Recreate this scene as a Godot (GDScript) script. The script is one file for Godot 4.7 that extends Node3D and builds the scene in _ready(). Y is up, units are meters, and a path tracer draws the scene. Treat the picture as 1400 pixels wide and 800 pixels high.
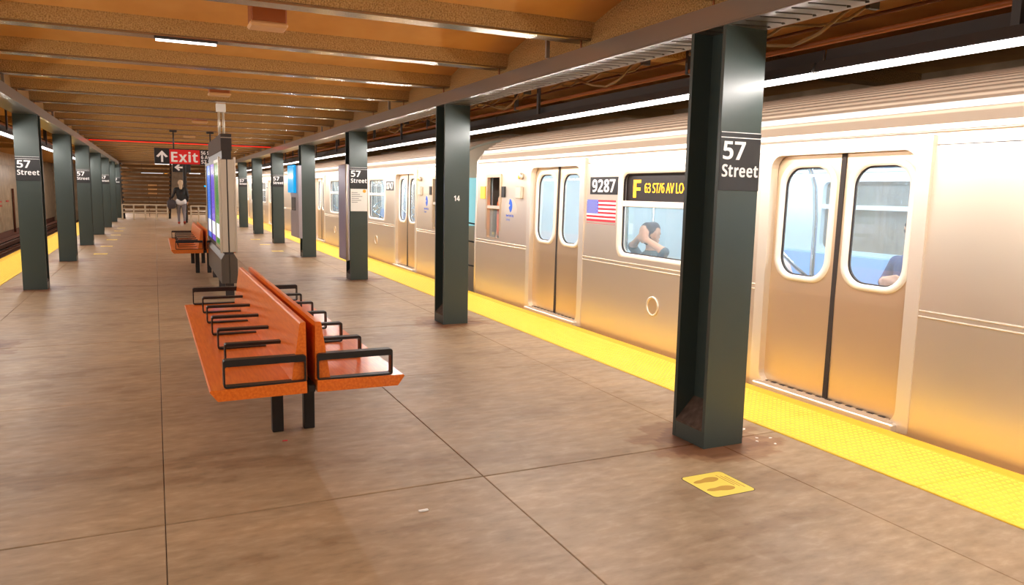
extends Node3D
# Island platform of an underground station with a stainless steel train at the right-hand edge.

# ---------------------------------------------------------------- mesh builder
class MB:
	var st := SurfaceTool.new()
	var smooth := false
	func _init(smooth_shade := false) -> void:
		smooth = smooth_shade
		st.begin(Mesh.PRIMITIVE_TRIANGLES)
		st.set_smooth_group(0 if smooth else -1)
	func v(p: Vector3, n: Vector3) -> void:
		var a := n.abs()
		var uv := Vector2(p.x, p.z)
		if a.x >= a.y and a.x >= a.z: uv = Vector2(p.z, p.y)
		elif a.z >= a.y: uv = Vector2(p.x, p.y)
		st.set_uv(uv)
		st.add_vertex(p)
	func tri(a: Vector3, b: Vector3, c: Vector3, n: Vector3) -> void:
		if (c - a).cross(b - a).dot(n) < 0.0:
			var t := b
			b = c
			c = t
		v(a, n); v(b, n); v(c, n)
	func quad(a: Vector3, b: Vector3, c: Vector3, d: Vector3, n: Vector3) -> void:
		tri(a, b, c, n)
		tri(a, c, d, n)
	func box(lo: Vector3, hi: Vector3, c := 0.0) -> MB:
		var m := (lo + hi) / 2.0
		var h := (hi - lo).abs() / 2.0
		c = minf(c, minf(h.x, minf(h.y, h.z)) * 0.9)
		for i in 3:
			var j := (i + 1) % 3
			var k := (i + 2) % 3
			for s in [-1.0, 1.0]:
				var q := []
				for e in [[-1, -1], [1, -1], [1, 1], [-1, 1]]:
					var p := Vector3.ZERO
					p[i] = s * h[i]; p[j] = e[0] * (h[j] - c); p[k] = e[1] * (h[k] - c)
					q.append(m + p)
				var n := Vector3.ZERO
				n[i] = s
				quad(q[0], q[1], q[2], q[3], n)
			if c > 0.0:
				for s1 in [-1.0, 1.0]:
					for s2 in [-1.0, 1.0]:
						var q := []
						for e in [[0, -1], [0, 1], [1, 1], [1, -1]]:
							var p := Vector3.ZERO
							p[k] = e[1] * (h[k] - c)
							p[i] = s1 * (h[i] - (c if e[0] == 1 else 0.0))
							p[j] = s2 * (h[j] - (c if e[0] == 0 else 0.0))
							q.append(m + p)
						var n := Vector3.ZERO
						n[i] = s1; n[j] = s2
						quad(q[0], q[1], q[2], q[3], n)
		if c > 0.0:
			for sx in [-1.0, 1.0]:
				for sy in [-1.0, 1.0]:
					for sz in [-1.0, 1.0]:
						var s := Vector3(sx, sy, sz)
						tri(m + s * Vector3(h.x, h.y - c, h.z - c), m + s * Vector3(h.x - c, h.y, h.z - c), m + s * Vector3(h.x - c, h.y - c, h.z), s)
		return self
	# polygon in the plane spanned by U and V (from O), pushed out along W by depth
	func prism(poly: PackedVector2Array, o: Vector3, u: Vector3, w_: Vector3, ex: Vector3, caps := true) -> MB:
		var n := poly.size()
		var cen := Vector2.ZERO
		for p in poly: cen += p / n
		if caps:
			var idx := Geometry2D.triangulate_polygon(poly)
			for t in range(0, idx.size(), 3):
				var a := o + u * poly[idx[t]].x + w_ * poly[idx[t]].y
				var b := o + u * poly[idx[t + 1]].x + w_ * poly[idx[t + 1]].y
				var c := o + u * poly[idx[t + 2]].x + w_ * poly[idx[t + 2]].y
				tri(a, b, c, -ex)
				tri(a + ex, b + ex, c + ex, ex)
		var sgn := 1.0 if not Geometry2D.is_polygon_clockwise(poly) else -1.0
		for i in n:
			var p := poly[i]
			var q := poly[(i + 1) % n]
			var e := q - p
			var on := (u * e.y - w_ * e.x) * sgn
			var a := o + u * p.x + w_ * p.y
			var b := o + u * q.x + w_ * q.y
			quad(a, b, b + ex, a + ex, on)
		return self
	# round bar along a path
	func tube(path: Array, r: float, sides := 8, r2 := -1.0) -> MB:
		if r2 < 0.0: r2 = r
		var rings := []
		var side := Vector3.ZERO
		for i in path.size():
			var d: Vector3 = (path[mini(i + 1, path.size() - 1)] - path[maxi(i - 1, 0)]).normalized()
			if side == Vector3.ZERO:
				side = d.cross(Vector3.UP if absf(d.y) < 0.9 else Vector3.RIGHT).normalized()
			else:
				side = (side - d * side.dot(d)).normalized()
			var up := side.cross(d)
			var ring := []
			var rr := lerpf(r, r2, float(i) / maxf(1.0, path.size() - 1))
			for k in sides:
				var a := TAU * k / sides
				ring.append(path[i] + (side * cos(a) + up * sin(a)) * rr)
			rings.append(ring)
		for i in path.size() - 1:
			for k in sides:
				var k2 := (k + 1) % sides
				var n: Vector3 = (rings[i][k] + rings[i][k2]) / 2.0 - path[i]
				quad(rings[i][k], rings[i][k2], rings[i + 1][k2], rings[i + 1][k], n)
		for e in [0, path.size() - 1]:
			var d: Vector3 = (path[0] - path[1]) if e == 0 else (path[e] - path[e - 1])
			for k in range(1, sides - 1):
				tri(rings[e][0], rings[e][k], rings[e][k + 1], d)
		return self
	# closed ring between two polygons of equal length lying in (u, w_), with depth
	func ring(outer: PackedVector2Array, inner: PackedVector2Array, o: Vector3, u: Vector3, w_: Vector3, ex: Vector3) -> MB:
		var n := outer.size()
		var c := Vector2.ZERO
		for p in inner: c += p / n
		for i in n:
			var j := (i + 1) % n
			var a := o + u * outer[i].x + w_ * outer[i].y
			var b := o + u * outer[j].x + w_ * outer[j].y
			var e := o + u * inner[j].x + w_ * inner[j].y
			var f := o + u * inner[i].x + w_ * inner[i].y
			quad(a, b, e, f, -ex)
			quad(a + ex, b + ex, e + ex, f + ex, ex)
			var om := (outer[i] + outer[j]) / 2.0 - c
			var im := c - (inner[i] + inner[j]) / 2.0
			quad(a, b, b + ex, a + ex, u * om.x + w_ * om.y)
			quad(f, e, e + ex, f + ex, u * im.x + w_ * im.y)
		return self
	func done() -> ArrayMesh:
		st.generate_normals()
		return st.commit()

func rrect(x0: float, y0: float, x1: float, y1: float, r: float, seg := 5) -> PackedVector2Array:
	var out := PackedVector2Array()
	for c in [[x1 - r, y0 + r, -PI / 2], [x1 - r, y1 - r, 0.0], [x0 + r, y1 - r, PI / 2], [x0 + r, y0 + r, PI]]:
		for k in seg + 1:
			var a: float = c[2] + PI / 2 * k / seg
			out.append(Vector2(c[0] + r * cos(a), c[1] + r * sin(a)))
	return out

func circle2(cx: float, cy: float, r: float, n := 20) -> PackedVector2Array:
	var out := PackedVector2Array()
	for k in n: out.append(Vector2(cx + r * cos(TAU * k / n), cy + r * sin(TAU * k / n)))
	return out

# ---------------------------------------------------------------- naming
var used := {}
func numbered(called: String) -> String:
	var n: int = used.get(called, -1) + 1
	used[called] = n
	return called if n == 0 else "%s_%03d" % [called, n]
func thing(called: String, label: String, category: String, at := Vector3.ZERO, group := "") -> Node3D:
	var o := Node3D.new()
	o.name = numbered(called)
	add_child(o)
	o.position = at
	tag(o, label, category, group)
	return o
func tag(o: Node3D, label: String, category: String, group := "") -> void:
	o.set_meta("label", label)
	o.set_meta("category", category)
	if group: o.set_meta("group", group)
func struct(called: String, at := Vector3.ZERO) -> Node3D:
	var o := Node3D.new()
	o.name = called
	add_child(o)
	o.position = at
	o.set_meta("kind", "structure")
	return o
func obj(called: String, mb: MB, m: Material, parent: Node, at := Vector3.ZERO) -> MeshInstance3D:
	return inst(called, mb.done(), m, parent, at)
func inst(called: String, mesh: Mesh, m: Material, parent: Node, at := Vector3.ZERO) -> MeshInstance3D:
	var o := MeshInstance3D.new()
	o.name = called
	o.mesh = mesh
	o.material_override = m
	o.position = at
	parent.add_child(o, true)
	return o
func single(called: String, mb: MB, m: Material, label: String, category: String, at := Vector3.ZERO, group := "") -> MeshInstance3D:
	var o := obj(numbered(called), mb, m, self, at)
	tag(o, label, category, group)
	return o
func copy(o: Node3D, called: String, label: String, at: Vector3) -> Node3D:
	var c: Node3D = o.duplicate()
	c.name = numbered(called)
	add_child(c)
	c.position = at
	c.set_meta("label", label)
	return c
# lettering fitted to a box: x0..x1 by y0..y1 on a face; basis columns say right, up, out
var fonts := {}
func words(txt: String, called: String, m: Material, parent: Node, o: Vector3, right: Vector3, up: Vector3, w: float, h: float, face := "Droid Sans", bold := true, depth := 0.002) -> MeshInstance3D:
	var key := face + str(bold)
	if not fonts.has(key):
		var f := SystemFont.new()
		f.font_names = PackedStringArray([face])
		f.font_weight = 700 if bold else 400
		fonts[key] = f
	var t := TextMesh.new()
	t.font = fonts[key]
	t.font_size = 48
	t.pixel_size = 0.01
	t.depth = 0.01
	t.curve_step = 1.5
	t.text = txt
	t.horizontal_alignment = HORIZONTAL_ALIGNMENT_LEFT
	var ab := t.get_aabb()
	var mi := inst(called, t, m, parent)
	var sx := w / maxf(ab.size.x, 0.001)
	var sy := h / maxf(ab.size.y, 0.001)
	var out := right.cross(up)
	var b := Basis(right * sx, up * sy, out * (depth / 0.01))
	mi.transform = Transform3D(b, o - b * Vector3(ab.position.x, ab.position.y, ab.position.z))
	return mi

# ---------------------------------------------------------------- materials
var M := {}
func mat(called: String, c: Color, rough := 0.7, metal := 0.0) -> StandardMaterial3D:
	var m := StandardMaterial3D.new()
	m.resource_name = called
	m.albedo_color = c
	m.roughness = rough
	m.metallic = metal
	M[called] = m
	return m
func rgb(r: int, g: int, b: int) -> Color:
	return Color(r / 255.0, g / 255.0, b / 255.0)
func noise_tex(freq: float, stops: Array, size := 512, octaves := 4, sd := 1, kind := FastNoiseLite.TYPE_SIMPLEX, gain := 0.5) -> NoiseTexture2D:
	var n := FastNoiseLite.new()
	n.seed = sd
	n.noise_type = kind
	n.frequency = freq
	n.fractal_octaves = octaves
	n.fractal_gain = gain
	var t := NoiseTexture2D.new()
	t.width = size
	t.height = size
	t.seamless = true
	t.noise = n
	if stops:
		var g := Gradient.new()
		g.offsets = PackedFloat32Array(stops.map(func(s): return s[0]))
		g.colors = PackedColorArray(stops.map(func(s): return s[1]))
		t.color_ramp = g
	return t
func tri_map(m: StandardMaterial3D, s: Vector3) -> void:
	m.uv1_triplanar = true
	m.uv1_world_triplanar = true
	m.uv1_scale = s

func floor_stains() -> ImageTexture:
	# stains lying on the concrete: rust at the column feet, spilled patches, scuffs; x -2.2..3.7, z -62..4
	var w := 384
	var h := 2048
	var n1 := FastNoiseLite.new(); n1.seed = 11; n1.frequency = 0.8; n1.fractal_octaves = 4
	var n2 := FastNoiseLite.new(); n2.seed = 23; n2.frequency = 2.6; n2.fractal_octaves = 3
	var data := PackedByteArray()
	data.resize(w * h * 3)
	var i := 0
	for y in h:
		var z := -62.0 + 66.0 * (y + 0.5) / h
		var kz := roundf((z + 3.625) / 4.572) * 4.572 - 3.625
		for x in w:
			var px := -2.2 + 5.9 * (x + 0.5) / w
			var a := n1.get_noise_2d(px * 0.55, z * 1.6)
			var b := n2.get_noise_2d(px * 0.6, z * 1.7)
			var c := Vector3(0.93, 0.93, 0.93)
			c += Vector3(0.07, 0.065, 0.06) * a + Vector3(0.05, 0.05, 0.05) * b
			if a + 0.5 * b < -0.42: c = c.lerp(Vector3(0.78, 0.72, 0.66), 0.45)
			for cx in [3.088, -1.600]:
				var d := Vector2(maxf(absf(px - cx) - 0.14, 0.0), maxf(absf(z - kz) - 0.14, 0.0)).length()
				d += 0.16 * b + 0.10 * a
				if d < 0.15: c = c.lerp(Vector3(0.62, 0.44, 0.32), 0.8)
				elif d < 0.27: c = c.lerp(Vector3(0.76, 0.61, 0.49), 0.6)
			data[i] = clampi(int(c.x * 255.0), 0, 255)
			data[i + 1] = clampi(int(c.y * 255.0), 0, 255)
			data[i + 2] = clampi(int(c.z * 255.0), 0, 255)
			i += 3
	return ImageTexture.create_from_image(Image.create_from_data(w, h, false, Image.FORMAT_RGB8, data))

func materials() -> void:
	var m := mat("floor_concrete", Color(1, 1, 1), 0.5)
	m.albedo_texture = noise_tex(0.012, [[0.0, rgb(152, 126, 95)], [0.35, rgb(168, 140, 107)], [0.6, rgb(174, 146, 113)], [1.0, rgb(190, 164, 132)]], 1024, 7, 5, FastNoiseLite.TYPE_SIMPLEX, 0.62)
	tri_map(m, Vector3(0.34, 0.5, 0.9))
	m.detail_enabled = true
	m.detail_blend_mode = BaseMaterial3D.BLEND_MODE_MUL
	m.detail_uv_layer = BaseMaterial3D.DETAIL_UV_2
	m.detail_albedo = floor_stains()
	m.roughness_texture = noise_tex(0.02, [[0.0, Color(0.75, 0.75, 0.75)], [1.0, Color(1, 1, 1)]], 512, 4, 8)
	for i in 3:
		var v: StandardMaterial3D = m.duplicate()
		v.resource_name = "floor_concrete_%d" % i
		v.albedo_color = [Color(1, 1, 1), Color(0.97, 0.965, 0.96), Color(0.985, 0.985, 0.99)][i]
		M["floor_concrete_%d" % i] = v
	mat("joint_filler", rgb(76, 57, 45), 0.95)
	m = mat("yellow_rubber", rgb(246, 206, 58), 0.5)
	m.albedo_texture = noise_tex(0.02, [[0.0, rgb(240, 222, 200)], [0.2, rgb(252, 247, 240)], [1.0, Color(1, 1, 1)]], 512, 5, 31)
	tri_map(m, Vector3(0.5, 0.5, 0.5))
	mat("yellow_dome", rgb(252, 220, 76), 0.45)
	m = mat("yellow_edge", rgb(236, 186, 40), 0.6)
	m = mat("column_paint", rgb(57, 69, 66), 0.34)
	m.roughness_texture = noise_tex(0.03, [[0.0, Color(0.92, 0.92, 0.92)], [1.0, Color(1, 1, 1)]], 256, 4, 3)
	tri_map(m, Vector3(2, 2, 2))
	m = mat("base_grout", rgb(96, 82, 72), 0.85)
	m.albedo_texture = noise_tex(0.03, [[0.0, rgb(170, 150, 140)], [1.0, Color(1, 1, 1)]], 256, 4, 12)
	tri_map(m, Vector3(2, 2, 2))
	m = mat("ceiling_concrete", Color(1, 1, 1), 0.85)
	m.albedo_texture = noise_tex(0.01, [[0.0, rgb(196, 140, 70)], [0.5, rgb(206, 150, 77)], [1.0, rgb(214, 161, 88)]], 512, 4, 14)
	tri_map(m, Vector3(0.3, 0.3, 0.3))
	m = mat("rough_concrete", Color(1, 1, 1), 0.95)
	m.albedo_texture = noise_tex(0.09, [[0.0, rgb(92, 66, 34)], [0.32, rgb(160, 120, 66)], [0.55, rgb(178, 137, 80)], [1.0, rgb(206, 168, 112)]], 512, 4, 21)
	m.heightmap_enabled = true
	m.heightmap_texture = noise_tex(0.09, [], 512, 4, 21)
	m.heightmap_scale = 0.8
	tri_map(m, Vector3(1.25, 1.25, 1.25))
	mat("flange_steel", rgb(176, 160, 138), 0.24, 0.9)
	m = mat("red_glow", rgb(220, 24, 14), 0.35)
	m.emission_enabled = true
	m.emission = rgb(255, 28, 14)
	m.emission_energy_multiplier = 1.0
	mat("tray_steel", rgb(146, 138, 130), 0.28, 0.7)
	mat("underframe_steel", rgb(92, 84, 78), 0.8)
	m = mat("track_ballast", rgb(52, 36, 28), 0.95)
	mat("rail_steel", rgb(112, 74, 54), 0.45, 0.7)
	m = mat("wall_tile", rgb(184, 160, 130), 0.28)
	m.albedo_texture = noise_tex(0.02, [[0.0, rgb(205, 196, 186)], [1.0, Color(1, 1, 1)]], 256, 4, 41)
	tri_map(m, Vector3(0.3, 0.3, 0.3))
	mat("red_reflection_paint", rgb(190, 24, 18), 0.3)  # colour of the red reflections painted on the left wall
	mat("pipe_brown", rgb(150, 82, 36), 0.5, 0.2)
	mat("pipe_grey", rgb(150, 140, 128), 0.4, 0.4)
	mat("rust", rgb(92, 48, 26), 0.9)
	mat("black_steel", rgb(24, 22, 22), 0.42)
	mat("housing_grey", rgb(58, 52, 50), 0.5)
	m = mat("lamp_glow", Color(1, 1, 1), 0.5)
	m.emission_enabled = true
	m.emission = rgb(255, 250, 248)
	m.emission_energy_multiplier = 5.0
	m = mat("car_lamp_glow", Color(1, 1, 1), 0.5)
	m.emission_enabled = true
	m.emission = rgb(235, 246, 255)
	m.emission_energy_multiplier = 4.0
	# train
	m = mat("car_steel", rgb(236, 222, 204), 0.42, 0.85)
	m.anisotropy_enabled = true
	m.anisotropy = 0.55
	m.roughness_texture = noise_tex(0.02, [[0.0, Color(0.86, 0.86, 0.86)], [1.0, Color(1, 1, 1)]], 512, 4, 51)
	m.uv1_scale = Vector3(0.25, 4.0, 1)
	m = mat("car_door_steel", rgb(230, 206, 174), 0.4, 0.9)
	m.anisotropy_enabled = true
	m.anisotropy = 0.5
	mat("car_bright_steel", rgb(236, 226, 212), 0.38, 0.7)
	mat("car_gasket", rgb(238, 230, 218), 0.5, 0.2)
	mat("car_roof", rgb(190, 172, 152), 0.6, 0.45)
	mat("seal_rubber", rgb(46, 36, 32), 0.7)
	m = mat("glass", Color(0.92, 0.98, 1.0, 0.08), 0.02)
	m.transparency = BaseMaterial3D.TRANSPARENCY_ALPHA
	mat("car_inner_wall", rgb(200, 218, 222), 0.4)
	mat("car_inner_floor", rgb(70, 74, 84), 0.5)
	mat("seat_blue", rgb(128, 168, 214), 0.35)
	mat("pole_steel", rgb(214, 220, 222), 0.15, 1.0)
	mat("plate_black", rgb(30, 26, 26), 0.4)
	mat("white_vinyl", rgb(246, 244, 240), 0.45)
	mat("flag_red", rgb(214, 40, 58), 0.5)
	mat("flag_blue", rgb(58, 74, 190), 0.5)
	mat("logo_blue", rgb(30, 92, 204), 0.45)
	mat("amber_glass", rgb(30, 17, 12), 0.5)
	mat("cab_shade_paint", rgb(38, 40, 40), 0.7)  # dark colour standing in for shade inside the cab
	m = mat("amber_led", rgb(255, 190, 40), 0.5)
	m.emission_enabled = true
	m.emission = rgb(255, 176, 24)
	m.emission_energy_multiplier = 2.4
	mat("tag_yellow", rgb(240, 196, 70), 0.5)
	# platform things
	m = mat("bench_wood", Color(1, 1, 1), 0.3)
	m.albedo_texture = noise_tex(0.02, [[0.0, rgb(214, 96, 20)], [0.4, rgb(225, 110, 27)], [0.7, rgb(231, 118, 32)], [1.0, rgb(239, 130, 42)]], 512, 5, 61)
	tri_map(m, Vector3(4.0, 4.0, 0.3))
	m.clearcoat_enabled = true
	m.clearcoat = 0.25
	m.clearcoat_roughness = 0.15
	mat("sign_black", rgb(30, 30, 32), 0.4)
	mat("sign_white", rgb(244, 244, 244), 0.5)
	mat("sign_red", rgb(222, 26, 24), 0.5)
	mat("paper", rgb(240, 238, 232), 0.7)
	mat("paper_grey", rgb(150, 150, 150), 0.7)
	mat("paper_orange", rgb(236, 170, 60), 0.7)
	mat("sticker_yellow", rgb(246, 220, 92), 0.5)
	mat("sticker_brown", rgb(196, 152, 52), 0.5)
	mat("sticker_rim", rgb(96, 84, 52), 0.6)
	mat("aluminium", rgb(206, 196, 180), 0.4, 0.6)
	mat("kiosk_grey", rgb(92, 84, 76), 0.4, 0.5)
	mat("kiosk_header", rgb(82, 64, 54), 0.8)
	mat("kiosk_dark", rgb(56, 50, 50), 0.4, 0.2)
	for s in [["screen_blue", rgb(40, 116, 226)], ["screen_violet", rgb(104, 84, 214)], ["screen_green", rgb(70, 130, 70)], ["screen_cyan", rgb(20, 176, 246)], ["screen_white", rgb(236, 244, 250)], ["screen_amber", rgb(250, 176, 70)]]:
		m = mat(s[0], s[1], 0.15)
		m.emission_enabled = true
		m.emission = s[1]
		m.emission_energy_multiplier = 0.7
	m = mat("lit_window", rgb(150, 190, 196), 0.1)
	m.emission_enabled = true
	m.emission = rgb(120, 196, 206)
	m.emission_energy_multiplier = 0.6
	mat("cable_tan", rgb(150, 116, 72), 0.6)
	mat("panel_lilac", rgb(168, 162, 172), 0.35, 0.3)
	mat("poster_lilac", rgb(172, 168, 188), 0.3, 0.3)
	mat("box_tan", rgb(206, 160, 108), 0.5)
	m = mat("slat_bronze", rgb(116, 84, 52), 0.35, 0.3)
	mat("rail_galvanised", rgb(206, 190, 164), 0.45, 0.3)
	mat("skin", rgb(214, 160, 130), 0.55)
	mat("hair_light", rgb(206, 186, 160), 0.6)
	mat("bag_grey", rgb(70, 62, 66), 0.7)
	mat("flake_white", rgb(236, 232, 226), 0.8)
	m = mat("body_vertex", Color(1, 1, 1), 0.7)
	m.vertex_color_use_as_albedo = true

# ---------------------------------------------------------------- measures
const PITCH := 4.572            # column spacing
const ZC := -3.4717             # near face of the first column on the train side
const CW := 0.2985              # column flange width
const CD := 0.306               # column depth
const XR := 2.939
const XL := -1.4511
const MID := 0.744
const EDGE := 4.347
const STRIP := 3.611
const NEAR := 6.2               # the hall goes on behind the camera
const FAR := -62.0

func _ready() -> void:
	# ---- camera
	var cam := Camera3D.new()
	cam.name = "camera"
	add_child(cam)
	cam.position = Vector3(0, 1.5094, 0)
	cam.basis = Basis.from_euler(Vector3(-0.13087, -0.44144, 0.01998))
	cam.fov = rad_to_deg(2.0 * atan(400.0 / 1031.66))
	cam.near = 0.05
	cam.far = 200.0
	cam.current = true
	# ---- surroundings: underground, no sky
	var we := WorldEnvironment.new()
	we.name = "surroundings"
	var env := Environment.new()
	env.background_mode = Environment.BG_COLOR
	env.background_color = Color.BLACK
	env.tonemap_mode = Environment.TONE_MAPPER_LINEAR
	env.tonemap_exposure = 1.07
	env.sdfgi_enabled = true
	env.ssao_enabled = true
	env.ssil_enabled = true
	we.environment = env
	add_child(we)
	materials()
	strip_lights()
	shell()
	ceiling()
	columns()
	trays()
	train()
	benches()
	kiosk()
	signs()
	column_panels()
	far_end()
	ceiling_bits()
	floor_bits()
	people()

const LAMP_PLATFORM := 4.4
const LAMP_TRACK := 5.4
const LAMP_DOWN := 2.6
func strip_lights() -> void:
	var len := PITCH - 0.02
	for side in [1, -1]:
		var x: float = 3.43 if side == 1 else 2.0 * MID - 3.43
		for k in 15:
			var z0: float = -3.25 + 2.0 * PITCH - k * PITCH
			if z0 - PITCH < FAR: continue
			var where := "on the train side" if side == 1 else "on the far-track side"
			var spot := " behind the green columns"
			if side == 1 and k < 8: spot = [", outside the column behind the viewer", " before the footprint sticker column", " abreast of the footprint sticker column", " just before the column numbered 14", " just before the column with the notice", " just before the help box column", " just beyond the help box column", " two bays beyond the help box column"][k]
			if side == -1 and k > 2 and k < 8: spot = [", abreast of the near wooden bench", " just before the first signed column", " just after the first signed column", " after the second plain column", " after the second signed column"][k - 3]
			var t := thing("strip_light", "white strip light hung " + where + spot, "light", Vector3(x, 2.2, z0 - PITCH / 2), "strip lights " + where)
			var s := float(side)
			# hood: a shallow inverted tray above the tube
			obj("housing", MB.new().prism(PackedVector2Array([Vector2(-0.048 * s, 0.016), Vector2(0.13 * s, 0.016), Vector2(0.13 * s, 0.022), Vector2(0.05 * s, 0.05), Vector2(0.05 * s, 0.15), Vector2(0.04 * s, 0.15), Vector2(0.03 * s, 0.075), Vector2(-0.03 * s, 0.075), Vector2(-0.048 * s, 0.022)]), Vector3(0, 0, -len / 2), Vector3.RIGHT, Vector3.UP, Vector3(0, 0, len)), M.housing_grey, t)
			obj("diffuser", MB.new(true).prism(rrect(-0.013, -0.011, 0.013, 0.016, 0.009, 4), Vector3(0, 0, -len / 2), Vector3.RIGHT, Vector3.UP, Vector3(0, 0, len)), M.lamp_glow, t)
			for e in [-1.0, 1.0]:
				obj("bracket", MB.new().box(Vector3(-0.012, 0.07, e * 1.2 - 0.02), Vector3(0.012, 0.72, e * 1.2 + 0.02)), M.housing_grey, t)
			for a in [[Vector3(-s, -0.1, 0), LAMP_PLATFORM, Vector3(-0.016 * s, 0.002, 0)], [Vector3(s, -0.55, 0), LAMP_TRACK, Vector3(0.017 * s, 0.0, 0)], [Vector3(0, -1, 0), LAMP_DOWN, Vector3(0, -0.014, 0)]]:
				var l := AreaLight3D.new()
				l.name = "tube_light"
				l.area_size = Vector2(len - 0.02, 0.02)
				l.light_energy = a[1]
				l.light_color = rgb(255, 247, 240)
				l.shadow_enabled = true
				l.area_range = 60.0
				t.add_child(l, true)
				l.position = a[2]
				var d: Vector3 = a[0].normalized()
				var right := Vector3(0, 0, 1)
				l.basis = Basis(right, (-d).cross(right), -d)

# ---------------------------------------------------------------- platform, tracks, walls
func shell() -> void:
	var fl := struct("floor")
	obj("bedding", MB.new().box(Vector3(2 * MID - STRIP + 0.01, -0.16, FAR), Vector3(STRIP - 0.01, -0.008, NEAR)), M.joint_filler, fl)
	var xs := [2 * MID - STRIP, -1.593, -0.0123, 1.5401, 3.092, STRIP]
	var zs := []
	var z := ZC - 0.1 + 2.286 * 4
	while z > FAR: 
		zs.append(z)
		z -= 2.286
	zs.append(FAR)
	for r in zs.size() - 1:
		for c in xs.size() - 1:
			var gx := 0.0016
			var ga := 0.0055 if r % 2 == 0 else 0.0016
			var gb := 0.0016 if r % 2 == 0 else 0.0055
			var lo := Vector2(xs[c] + gx, zs[r + 1] + gb)
			var hi := Vector2(xs[c + 1] - gx, zs[r] - ga)
			var mb := MB.new()
			var b := 0.003
			var top := [Vector3(lo.x + b, 0, lo.y + b), Vector3(hi.x - b, 0, lo.y + b), Vector3(hi.x - b, 0, hi.y - b), Vector3(lo.x + b, 0, hi.y - b)]
			var rim := [Vector3(lo.x, -b, lo.y), Vector3(hi.x, -b, lo.y), Vector3(hi.x, -b, hi.y), Vector3(lo.x, -b, hi.y)]
			slab_face(mb, top, Vector3.UP)
			for i in 4:
				var j := (i + 1) % 4
				var n: Vector3 = (rim[i] + rim[j]) / 2.0 - (rim[0] + rim[2]) / 2.0
				slab_face(mb, [top[i], top[j], rim[j], rim[i]], n + Vector3.UP * 0.3)
				slab_face(mb, [rim[i], rim[j], rim[j] + Vector3(0, -0.03, 0), rim[i] + Vector3(0, -0.03, 0)], n)
			obj("slab", mb, M["floor_concrete_%d" % ((r * 7 + c * 5 + r * c) % 3)], fl)
	# tactile strips: panels with truncated domes, and an edge board
	var dome := MB.new()
	var plen := 1.219
	for i in 14:
		for j in 29:
			var cx := 0.032 + i * 0.042
			var cz := 0.021 + j * 0.042
			for k in 8:
				var a := TAU * k / 8
				var b := TAU * (k + 1) / 8
				var p := Vector3(cx + 0.0125 * cos(a), 0.006, cz + 0.0125 * sin(a))
				var q := Vector3(cx + 0.0125 * cos(b), 0.006, cz + 0.0125 * sin(b))
				var p2 := Vector3(cx + 0.0075 * cos(a), 0.011, cz + 0.0075 * sin(a))
				var q2 := Vector3(cx + 0.0075 * cos(b), 0.011, cz + 0.0075 * sin(b))
				dome.quad(p, q, q2, p2, Vector3(cos(a), 0.6, sin(a)))
				dome.tri(p2, q2, Vector3(cx, 0.0115, cz), Vector3.UP)
	var dome_mesh := dome.done()
	var panel_mesh := MB.new().box(Vector3(0.002, -0.03, 0.002), Vector3(0.608, 0.006, plen - 0.002), 0.003).done()
	for side in [1, -1]:
		var t := struct("trim_%d" % (1 if side == 1 else 2))
		var x0: float = STRIP if side == 1 else 2 * MID - STRIP - 0.61
		var zz := ZC + 0.92 + 4 * plen
		while zz > FAR + plen:
			var p := inst("tactile_panel", panel_mesh, M.yellow_rubber, t, Vector3(x0, 0, zz - plen))
			if zz > -26.0:
				var d := inst("domes", dome_mesh, M.yellow_dome, p)
				d.set_meta("kind", "stuff")
			zz -= plen
		var e0: float = STRIP + 0.612 if side == 1 else 2 * MID - EDGE
		obj("edge_board", MB.new().box(Vector3(e0, -0.22, FAR), Vector3(e0 + EDGE - STRIP - 0.612, 0.004, NEAR), 0.012), M.yellow_edge, t)
		var w := struct("platform_side_%s" % ("right" if side == 1 else "left"))
		var f0: float = STRIP if side == 1 else 2 * MID - EDGE + 0.06
		obj("concrete_face", MB.new().box(Vector3(f0, -1.25, FAR), Vector3(f0 + EDGE - STRIP - 0.06, -0.035, NEAR)), M.floor_concrete, w)
	# track beds
	for side in [1, -1]:
		var b := struct("track_bed_%s" % ("right" if side == 1 else "left"))
		var x0: float = EDGE - 0.1 if side == 1 else -6.5
		var x1: float = 8.1 if side == 1 else 2 * MID - EDGE + 0.1
		obj("bed", MB.new().box(Vector3(x0, -1.35, FAR), Vector3(x1, -1.2, NEAR)), M.track_ballast, b)
	var tr := thing("railway_track", "rusty brown rails on dark ties beyond the far yellow platform edge", "track", Vector3(0, -1.2, 0))
	for x in [-4.85, -3.42]:
		obj("rail", MB.new().prism(PackedVector2Array([Vector2(-0.07, 0.14), Vector2(0.07, 0.14), Vector2(0.07, 0.155), Vector2(0.012, 0.18), Vector2(0.012, 0.26), Vector2(0.036, 0.27), Vector2(0.036, 0.3), Vector2(-0.036, 0.3), Vector2(-0.036, 0.27), Vector2(-0.012, 0.26), Vector2(-0.012, 0.18), Vector2(-0.07, 0.155)]), Vector3(x, 0, FAR), Vector3.RIGHT, Vector3.UP, Vector3(0, 0, NEAR - FAR)), M.rail_steel, tr)
	var tie := MB.new().box(Vector3(-5.4, 0, -0.12), Vector3(-3.0, 0.14, 0.12), 0.01).done()
	for k in 68:
		inst("tie", tie, M.rust, tr, Vector3(0, 0, -8.0 - k * 0.78))
	var t3 := thing("third_rail", "covered third rail beside the far tiled wall", "rail", Vector3(-5.65, -1.2, 0))
	obj("rail", MB.new().box(Vector3(-0.06, 0.1, FAR), Vector3(0.06, 0.28, NEAR), 0.01), M.rail_steel, t3)
	obj("cover_board", MB.new().box(Vector3(-0.14, 0.36, FAR), Vector3(0.12, 0.4, NEAR), 0.008), M.rust, t3)
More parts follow.
